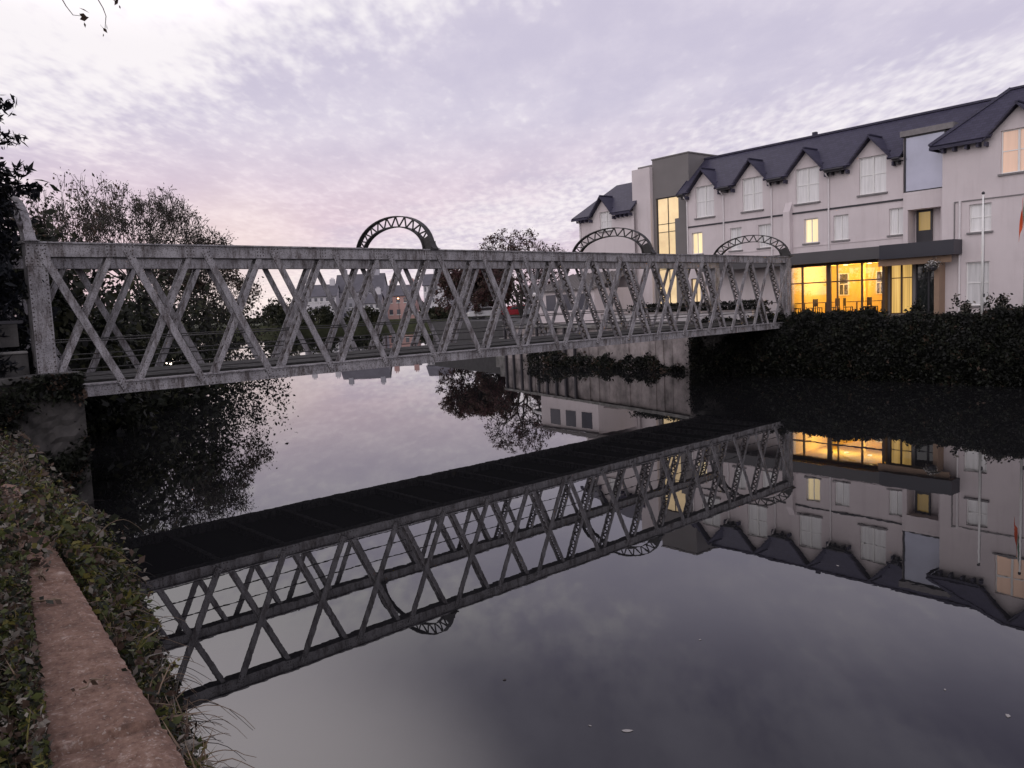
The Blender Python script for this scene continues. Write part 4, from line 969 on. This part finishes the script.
# ------------------------------------------------------------------ foreground wall and brambles
WL = 0.73
t = thing('river_wall', 'worn reddish brown concrete river wall in the left foreground', 'wall', AB(2.7, 0.52, -1.9), 0)
ang = math.atan2((-Dv + Nv * .051).y, (-Dv + Nv * .051).x); t.rotation_euler = (0, 0, ang)
mb = MB(); mb.box(-9, 6.3, -0.19, 0.17, 0, 4.16); mb.build('wall_body', M['concrete'], t)
mb = MB(); nx, ny_ = 420, 10; vs_ = []; fs_ = []
joints = (-4.2, -1.9, 0.45, 2.62, 4.9, 7.2)
for i in range(nx + 1):
    x = -6 + 12.4 * i / nx
    for j in range(ny_ + 1):
        yy = -0.215 + .43 * j / ny_; e = abs(j - ny_/2) / (ny_/2)
        z = 4.30 - (.028 * max(0, e - .72) / .28) + rnd.gauss(0, .0022); y2 = yy + (rnd.gauss(0, .0025) if e > .95 else 0)
        if min(abs(x - q) for q in joints) < .022: z -= .035
        vs_.append((x, y2, z))
for i in range(nx):
    for j in range(ny_):
        k = i*(ny_+1)+j; fs_.append((k, k+1, k+ny_+2, k+ny_+1) if False else (k, k+ny_+1, k+ny_+2, k+1))
b0 = len(vs_)
mb.add(vs_, fs_)
mb.box(-6, 6.35, -.21, .21, 4.14, 4.262)
mb.build('coping', M['coping'], t)

def cover(name, n, size, mats, weights, seed, fn):
    g_ = np.random.default_rng(seed); C = fn(g_, n); return leaf_mesh(name, C, size, mats, None, weights, seed=seed, flat=.35)
LM = [M['leafyellow'], M['leafgreen'], M['leafdark'], M['leafbrown'], M['leafpale']]
def bleft(a): return np.where(a < 5.8, .35 + .115*(a - 3.08), 9.0)          # inner limit of bare coping
def bedge(a): return np.interp(a, [2.4, 2.8, 3.6, 4.8, 6.6, 9, 11, 14, 17], [.80, .86, 1.0, 1.22, 1.52, 1.58, 1.7, 1.9, 2.1])
def wright(a): return .755 + .051*(a - 2.71)
def pts_ab(a, b, z): return np.stack([-Dv.x*a + Nv.x*b, -Dv.y*a + Nv.y*b, z], 1)
def lump(a, b): return .5 + .5*np.sin(a*2.7 + b*3.1)*np.sin(a*1.3 - b*2.2 + 1) 
def low_cover(g_, n):
    a = 1.0 + 18 * g_.uniform(0, 1, n)**1.5; b = g_.uniform(-6, 1.4, n); keep = b < np.minimum(bleft(a) - .02, bedge(a) - .4); a, b = a[keep], b[keep]
    z = 2.17 + g_.uniform(0, 1, len(a))**.7 * (.08 + .18*lump(a, b) + .2*np.clip(-b - .2, 0, 1))
    return pts_ab(a, b, z)
o = cover('undergrowth', 60000, .027, LM, [1.0, 3.2, 4.5, 4, 1.8], 21, low_cover); tag(o, kind='stuff')
def near_cover(g_, n):
    a = g_.uniform(1.5, 6.6, n); b = bleft(np.minimum(a, 5.75)) + .02 - np.abs(g_.normal(0, .26, n))
    z = 2.2 + g_.uniform(0, 1, n) * (.16 + .10*lump(a*2, b) + .22*np.clip(.3 - b, 0, .6))
    z = np.where((b > .30 + .051*(a - 2.71)), 2.412 + g_.uniform(0, 1, n)**2 * .10, z)
    return pts_ab(a, b, z)
o = cover('leaf_litter', 34000, .0165, LM, [0.8, 3.5, 4, 4, 1.5], 22, near_cover); tag(o, kind='stuff')
def bramble(name, label, a0, a1, n, size, weights, seed, nst, kind):
    """sprawling bush on the bank between a0 and a1: leaves through its volume, arching and dead stems"""
    g_ = np.random.default_rng(seed); rg = random.Random(seed); am = (a0 + a1)/2
    c0 = AB(am, float(bedge(am)) - .3, 1.9); t = thing(name, label, 'bush', c0, 0); cn = np.array(c0)
    a = np.clip(g_.normal(am, (a1 - a0)*.32, n), a0 - .2, a1 + .2)
    clump = .72 + .28*np.sin(a*5.3 + seed)*np.sin(a*11 + 2*seed)
    if kind == 'drape':                                               # hangs on the water face of the wall
        s_ = g_.uniform(0, 1, n)**.8; b = wright(a) + .03 + s_*(bedge(a) - wright(a))*(.58 + .42*clump)
        z = 2.35 - .40*s_ - g_.uniform(0, 1, n)**1.3 * (.35 + 1.0*s_) + .26*np.clip(a - 5.1, 0, 1.2)*(1 - s_)
    elif kind == 'mound':
        s_ = g_.uniform(0, 1, n); b = -1.2 + s_*(bedge(a) + 1.2) ; top = 2.16 + (.28*np.clip((9.5 - a)/2, 0, 1) + .36*clump)*np.sin(np.pi*np.clip(s_*.8 + .15, 0, 1)) ; z = top - g_.uniform(0, 1, n)**1.5*(.2 + 1.5*np.clip(s_ - .75, 0, 1)*3)
    else:
        b = bleft(np.minimum(a, 5.75)) - .12 - np.abs(g_.normal(0, .28, n)); z = 2.2 + g_.uniform(0, 1, n)**.8*(.12 + .32*clump*np.clip((bleft(np.minimum(a, 5.75)) - b)*2.2, .1, 1))
    C = pts_ab(a, b, z) + g_.normal(scale=.02, size=(n, 3))
    mb = MB(); dry = MB()
    for k in range(nst):
        j = rg.randrange(n); p = Vector(C[j]) - c0; p.z -= .08
        d = AB(rg.gauss(0, 1), rg.gauss(.35 if kind == 'drape' else 0, .7)); d = d.normalized() if d.length > .01 else d
        L_ = rg.uniform(.14, .42) * (1.5 if am > 8 else 1); h = rg.uniform(-.02, .10); up_ = rg.uniform(-.2, .5); pts = []
        if kind == 'drape' and am < 5: d = (d + Nv*.5).normalized()
        for i in range(8):
            q = i/7; pts.append(p + d*(L_*q) + Vector((rg.gauss(0, .006), rg.gauss(0, .006), h*math.sin(q*2.8) + L_*(up_*q - .45*q*q))))
        (dry if k % 2 else mb).tube(pts, [.0032 - .0003*i for i in range(8)], 4)
    mb.build('stems', M['bark'], t); dry.build('dry_stems', M['drystem'], t)
    leaf_mesh('foliage', C - cn, size, LM, t, weights, seed=seed, flat=.3)
    return t
bramble('bramble_bush', 'dark green bramble bush hanging down the water side of the river wall', 3.1, 5.4, 9500, .020, [1, 3, 4, 3, 1.2], 5, 170, 'drape')
bramble('bramble_bush', 'leafy green and yellow bramble bush where the coping disappears', 5.0, 7.4, 12500, .023, [2.6, 5, 3, 2, 1.2], 6, 170, 'drape')
bramble('bramble_bush', 'brown and green bramble mound beyond the end of the bare coping', 5.9, 10.3, 17000, .027, [1.2, 3, 3.5, 3.5, 2], 9, 220, 'mound')
bramble('bramble_bush', 'brown withered bramble bush on the bank beside the stone abutment', 9.6, 15.5, 13000, .034, [0.8, 2, 4, 4, 2.2], 7, 120, 'mound')
bramble('bramble_bush', 'dark tangled bramble bush at the left edge of the frame', 2.6, 6.0, 14000, .0175, [0.8, 3, 4, 4, 1.6], 8, 110, 'inner')
gb = np.random.default_rng(91); n = 2600; a = 2.0 + 11*gb.uniform(0, 1, n)**1.4; b = np.where(gb.uniform(0, 1, n) < .6, np.minimum(bleft(np.minimum(a, 5.75)), 1.3) - np.abs(gb.normal(0, .3, n)), wright(a) + gb.uniform(.06, 1, n)*(bedge(a) - wright(a)))
zb = np.where(b > wright(a), 2.30 - .5*np.clip((b - wright(a))/.45, 0, 1), 2.42) + gb.uniform(0, .07, n); zb = np.where((b < wright(a)) & (b < .3 + .051*(a - 2.71)), 2.34, zb) + np.where(a > 6.2, .16, 0)
tuft = .5 + .5*np.sin(a*6.1)*np.sin(a*2.3 + b*5); kp = tuft > .42
tag(leaf_mesh('dry_grass', pts_ab(a, b, zb)[kp], .075, [M['drystem'], M['leafpale'], M['leafyellow']], None, [3, 2, 2], seed=14, aspect=.035, droop=-1.3), kind='stuff')
# trailing dead twigs over the water
t = thing('trailing_twig', 'thin dead twigs trailing over the water beside the wall', 'twig', AB(2.9, .85, 2.1), 0); mb = MB(); rg2 = random.Random(3); C = []
for (da, db, dz) in ((.15, .40, -.75), (.0, .50, -.55), (-.15, .36, -.9), (.3, .55, -.5), (-.1, .3, -1.0)):
    pts = [AB(da*s_, db*s_ ** .8, dz*s_**1.7 + .08*math.sin(s_*3)) for s_ in np.linspace(0, 1, 8)]; mb.tube(pts, [.005 - .0005*i for i in range(8)], 4)
    for q in pts[5:]: C += [tuple(q + Vector((rg2.gauss(0,.03), rg2.gauss(0,.03), rg2.gauss(0,.02)))) for _ in range(4)]
mb.build('stems', M['bark'], t); leaf_mesh('foliage', C, .022, [M['leafdark'], M['leafbrown']], t, [1,1], seed=2)
# twigs on the coping
for i, (a, b) in enumerate(((4.95, .60), (3.62, .62), (5.5, .72))):
    lb = ['dry stalk lying across the coping near the brambles', 'small dead leaf sprig lying on the middle of the coping', 'dry twig bundle on the far end of the coping'][i]
    t = thing('dry_twig', lb, 'twig', AB(a, b, 2.412), i * 1.1); mb = MB()
    for j in range(4 if i != 1 else 2):
        x = rg2.uniform(-.05, .05); pts = [((-.11 + .055*k)*(1 if i != 1 else .4) + x, rg2.gauss(0, .015), .006 + .012*abs(math.sin(k + j))) for k in range(5)]; mb.tube(pts, .0035, 4)
    mb.build('stems', M['drystem'], t); leaf_mesh('leaves', [(rg2.gauss(0,.08), rg2.gauss(0,.03), .012) for _ in range(7)], .02, [M['leafbrown'], M['leafdark']], t, [1, 1], seed=i)
# tree overhead, out of frame on the left; a few twigs hang into the picture
t = thing('overhanging_tree', 'tree whose thin drooping twigs hang into the top left corner', 'tree', (-8.5, 5.5, 2.1), 0)
mb = MB(); O = Vector((-8.5, 5.5, 2.1)); def_ = []
def pix(u, v, dist): return Vector((0, 0, CAM_H)) + (Fv + Rv * ((u - 512)/F_PX) - Uv * ((v - 384)/F_PX)) * dist
mb.tube([(0,0,0), (.1,.1,3), (.3,.2,6)], [.22, .17, .1], 8); root_ = Vector((.3, .2, 6))
A1 = Vector((-3.35, 6.0, 7.75)) - O
mb.tube([(.1,.1,3.6), tuple(root_ * .35 + A1 * .6 + Vector((0,0,.8))), tuple(A1)], [.09, .05, .015], 6)
C = []
for pts in (((45, -60), (58, -8), (66, 6), (73, 15), (82, 16)), ((80, -60), (96, -4), (103, 8), (106, 16), (105, 29)), ((95, -60), (108, -5), (116, 2))):
    q = [pix(u_, v_, 6.0) - O for u_, v_ in pts]; mb.tube([A1] + q, [.012, .006, .0045, .0035, .003, .0025][:len(q) + 1], 4); C += [tuple(q[-1] + Vector((rg2.gauss(0,.012), rg2.gauss(0,.012), rg2.gauss(0,.035)))) for _ in range(4)]
mb.build('trunk', M['bark'], t); leaf_mesh('crown', C, .03, M['leafbrown'], t, seed=1)
# bits floating on the water
def wpix(u, v):
    d = Fv + Rv * ((u - 512)/F_PX) - Uv * ((v - 384)/F_PX); k = -CAM_H / d.z; return Vector((0, 0, CAM_H)) + d * k
fl0 = None
for i, (u_, v_, s_) in enumerate(((627, 731, .042), (1008, 716, .035), (590, 726, .014), (505, 680, .025), (838, 566, .022), (700, 640, .014), (945, 690, .014))):
    mb = MB(); n = 7; r2 = random.Random(i); mb.prism([(s_*math.cos(k*6.28/n)*r2.uniform(.5, 1.5), s_*.6*math.sin(k*6.28/n)*r2.uniform(.6, 1.3), 0.002) for k in range(n)], (0, 0, .004))
    o = mb.build('floating_leaf', M['foam'] if i != 3 else M['bark']); o.location = wpix(u_, v_); o.rotation_euler = (0, 0, i * 1.3)
    tag(o, 'tiny pale leaf or fleck floating on the open water' if i != 3 else 'tiny dark fleck floating in front of the reflected bridge', 'leaf', 'flecks floating on the river' if i != 3 else None)
o = MB()
for i in range(26): 
    p = wpix(661 + i*2.1, 369.3 + i*.13); o.box(p.x - .12, p.x + .12, p.y - .12, p.y + .12, 0.003, .035)
tag(o.build('floating_boom', M['foam']), 'thin pale line of foam and debris floating below the quay', 'debris')

# ------------------------------------------------------------------ across the water: cars, parasol, houses, lamps
def car(label, loc, rz, paint, first={}):
    t = thing('parked_car', label, 'car', loc, rz, 'cars parked behind the quay')
    mb = MB(); prof = [(-2.05,.35),(-2.1,.75),(-1.95,.95),(-1.3,1.0),(-.75,1.42),(.75,1.45),(1.55,1.02),(2.0,.92),(2.1,.6),(2.05,.35)]
    mb.prism([(x, -.82, z) for x, z in prof], (0, 1.64, 0)); mb.build('body', paint, t, bevel=.06)
    mb = MB()
    for sy in (-.825, .815): mb.prism([(-1.15, sy, 1.0), (-.7, sy, 1.36), (.68, sy, 1.38), (1.3, sy, 1.02)], (0, .01, 0))
    mb.build('side_window', M['darkglass'], t)
    for sx in (-1.3, 1.3):
        for sy in (-.78, .6): mb = MB(); mb.tube([(sx, sy, .32), (sx, sy + .18, .32)], .32, 14); mb.build('wheel', M['tyre'], t)
for i, (u_, d_, pm, lb) in enumerate(((488, 97, 'carwhite', 'white car parked behind the quay, left of the red car'), (520, 96, 'carred', 'red car parked behind the quay under the autumn tree'), (541, 95, 'carsilver', 'silver car parked right of the red car'), (566, 90, 'cardark', 'dark car parked near the hotel outbuilding'))):
    car(lb, gz(horiz(u_, d_), 2.6), .15 + .1 * i, M[pm])
p = gz(horiz(551, 66), 2.6); t = thing('parasol', 'pale peaked canvas parasol standing behind the quay', 'parasol', p)
mb = MB(); mb.tube([(0,0,0),(0,0,2.9)], .03, 8); mb.build('pole', M['trim'], t); mb = MB(); n = 8
for k in range(n):
    a, b = 2*math.pi*k/n, 2*math.pi*(k+1)/n; mb.add([(0,0,2.95),(1.6*math.cos(a),1.6*math.sin(a),2.25),(1.6*math.cos(b),1.6*math.sin(b),2.25)], [(0,1,2)]); mb.quad((1.6*math.cos(a),1.6*math.sin(a),2.25),(1.6*math.cos(a),1.6*math.sin(a),2.1),(1.6*math.cos(b),1.6*math.sin(b),2.1),(1.6*math.cos(b),1.6*math.sin(b),2.25))
mb.build('canopy', M['canvas'], t)
def house(label, u0, u1, dist, zeave, zridge, wm, rz=0.0, rows=2, cols=5, chim=(.15, .85), depth=9):
    p0, p1 = horiz(u0, dist), horiz(u1, dist); w = p1.x - p0.x; t = thing('town_house', label, 'house', gz((p0 + p1)/2 + Vector((0, depth/2, 0)), 2.0), rz)
    h = zeave - 2.0; hr = zridge - 2.0; hw, hd = w/2, depth/2
    mb = MB(); mb.box(-hw, hw, -hd, hd, 0, h)
    for s_ in (-1, 1): mb.prism([(s_*hw - .1*(s_ > 0), -hd, h), (s_*hw - .1*(s_ > 0), 0, hr), (s_*hw - .1*(s_ > 0), hd, h)], (.1, 0, 0))
    mb.build('wall', wm, t)
    mb = MB(); slab(mb, [(-hw-.3, -hd-.4, h-.1), (hw+.3, -hd-.4, h-.1), (hw+.3, 0, hr+.12), (-hw-.3, 0, hr+.12)], .15); slab(mb, [(-hw-.3, hd+.4, h-.1), (hw+.3, hd+.4, h-.1), (hw+.3, 0, hr+.12), (-hw-.3, 0, hr+.12)], .15); rf = mb.build('roof', M['houseroof'], t)
    for c in chim: mb = MB(); x = -hw + w*c; mb.box(x-.7, x+.7, -.5, .5, hr-.8, hr+1.5); mb.box(x-.35, x-.1, -.15, .15, hr+1.5, hr+1.9); mb.box(x+.1, x+.35, -.15, .15, hr+1.5, hr+1.9); mb.build('chimney', wm, rf)
    for r in range(rows):
        for c in range(cols):
            x = -hw + w*(c+.5)/cols; z = h*(r + .38)/rows; ww = min(.6, w/cols*.24); mb = MB(); mb.box(x-ww, x+ww, -hd-.04, -hd-.005, z, z + h/rows*.42); f = mb.build('window', M['housewin'], t)
            mb = MB(); mb.box(x-ww-.1, x+ww+.1, -hd-.16, -hd-.002, z-.16, z-.003); mb.build('sill', M['white'], f)
house('white terraced house furthest left across the water', 306, 340, 224, 9.2, 12.4, M['housewhite'], .05, 3, 6)
house('long pale house with the tallest grey roof across the water', 341, 388, 230, 10.2, 15.2, M['housegrey'], -.03, 3, 8)
house('small white front house before the tall grey roof', 362, 384, 214, 6.6, 9.0, M['housewhite'], 0, 2, 4)
house('pinkish house lit by the street lamps across the water', 391, 420, 220, 8.4, 11.2, M['housepink'], .04, 2, 4)
house('tall narrow white house with many windows across the water', 429, 452, 205, 10.4, 13.2, M['housewhite'], -.05, 3, 6, chim=(.5,))
house('grey house partly hidden behind the brown willow tree', 455, 492, 215, 8.6, 11.8, M['housegrey'], 0, 3, 6)
for i, (u_, lb) in enumerate(((403, 'left of two glowing street lamps before the pink house'), (420, 'right of two glowing street lamps before the pink house'))):
    t = thing('street_lamp', lb, 'street lamp', gz(horiz(u_, 209), 2.0), 0, 'street lamps across the water'); mb = MB(); mb.tube([(0,0,0),(0,0,5),(0,-.5,5.4)], [.09,.06,.04], 6); mb.build('pole', M['trim'], t); mb = MB(); mb.ball((0,-.6,5.35), .24, 8, sq=.6); mb.build('lamp_head', M['streetlamp'], t)
for i, (u_, d_, w_, h_, lb) in enumerate(((322, 203, 10, 4.5, 'dark hedge before the white terraced house'), (368, 202, 9, 3.4, 'low dark hedge before the small white front house'), (440, 192, 8, 2.6, 'low dark shrubs before the tall narrow house'), (285, 205, 9, 7.0, 'round dark tree left of the far houses'))):
    shrub('far_hedge' if i < 3 else 'round_tree', lb, gz(horiz(u_, d_), 1.9), w_/2, 2.5, h_, 2600, .34, [M['leafdark'], M['leafmid']], [2, 1], 90 + i, cat='hedge' if i < 3 else 'tree')
rg = np.random.default_rng(12); n = 30000; a = rg.uniform(-1, 1, n); xx = a*260; zt = 6 + 2.5*np.sin(xx*.09) + 1.8*np.sin(xx*.23 + 1) + 1.2*np.sin(xx*.5)
C = np.stack([xx, 285 + rg.normal(scale=4, size=n), 2 + np.sqrt(rg.uniform(0, 1, n))*zt], 1)
tag(leaf_mesh('far_wood', C, .6, [M['leafdark'], M['leafmid']], None, [2, 1], seed=9), kind='stuff')
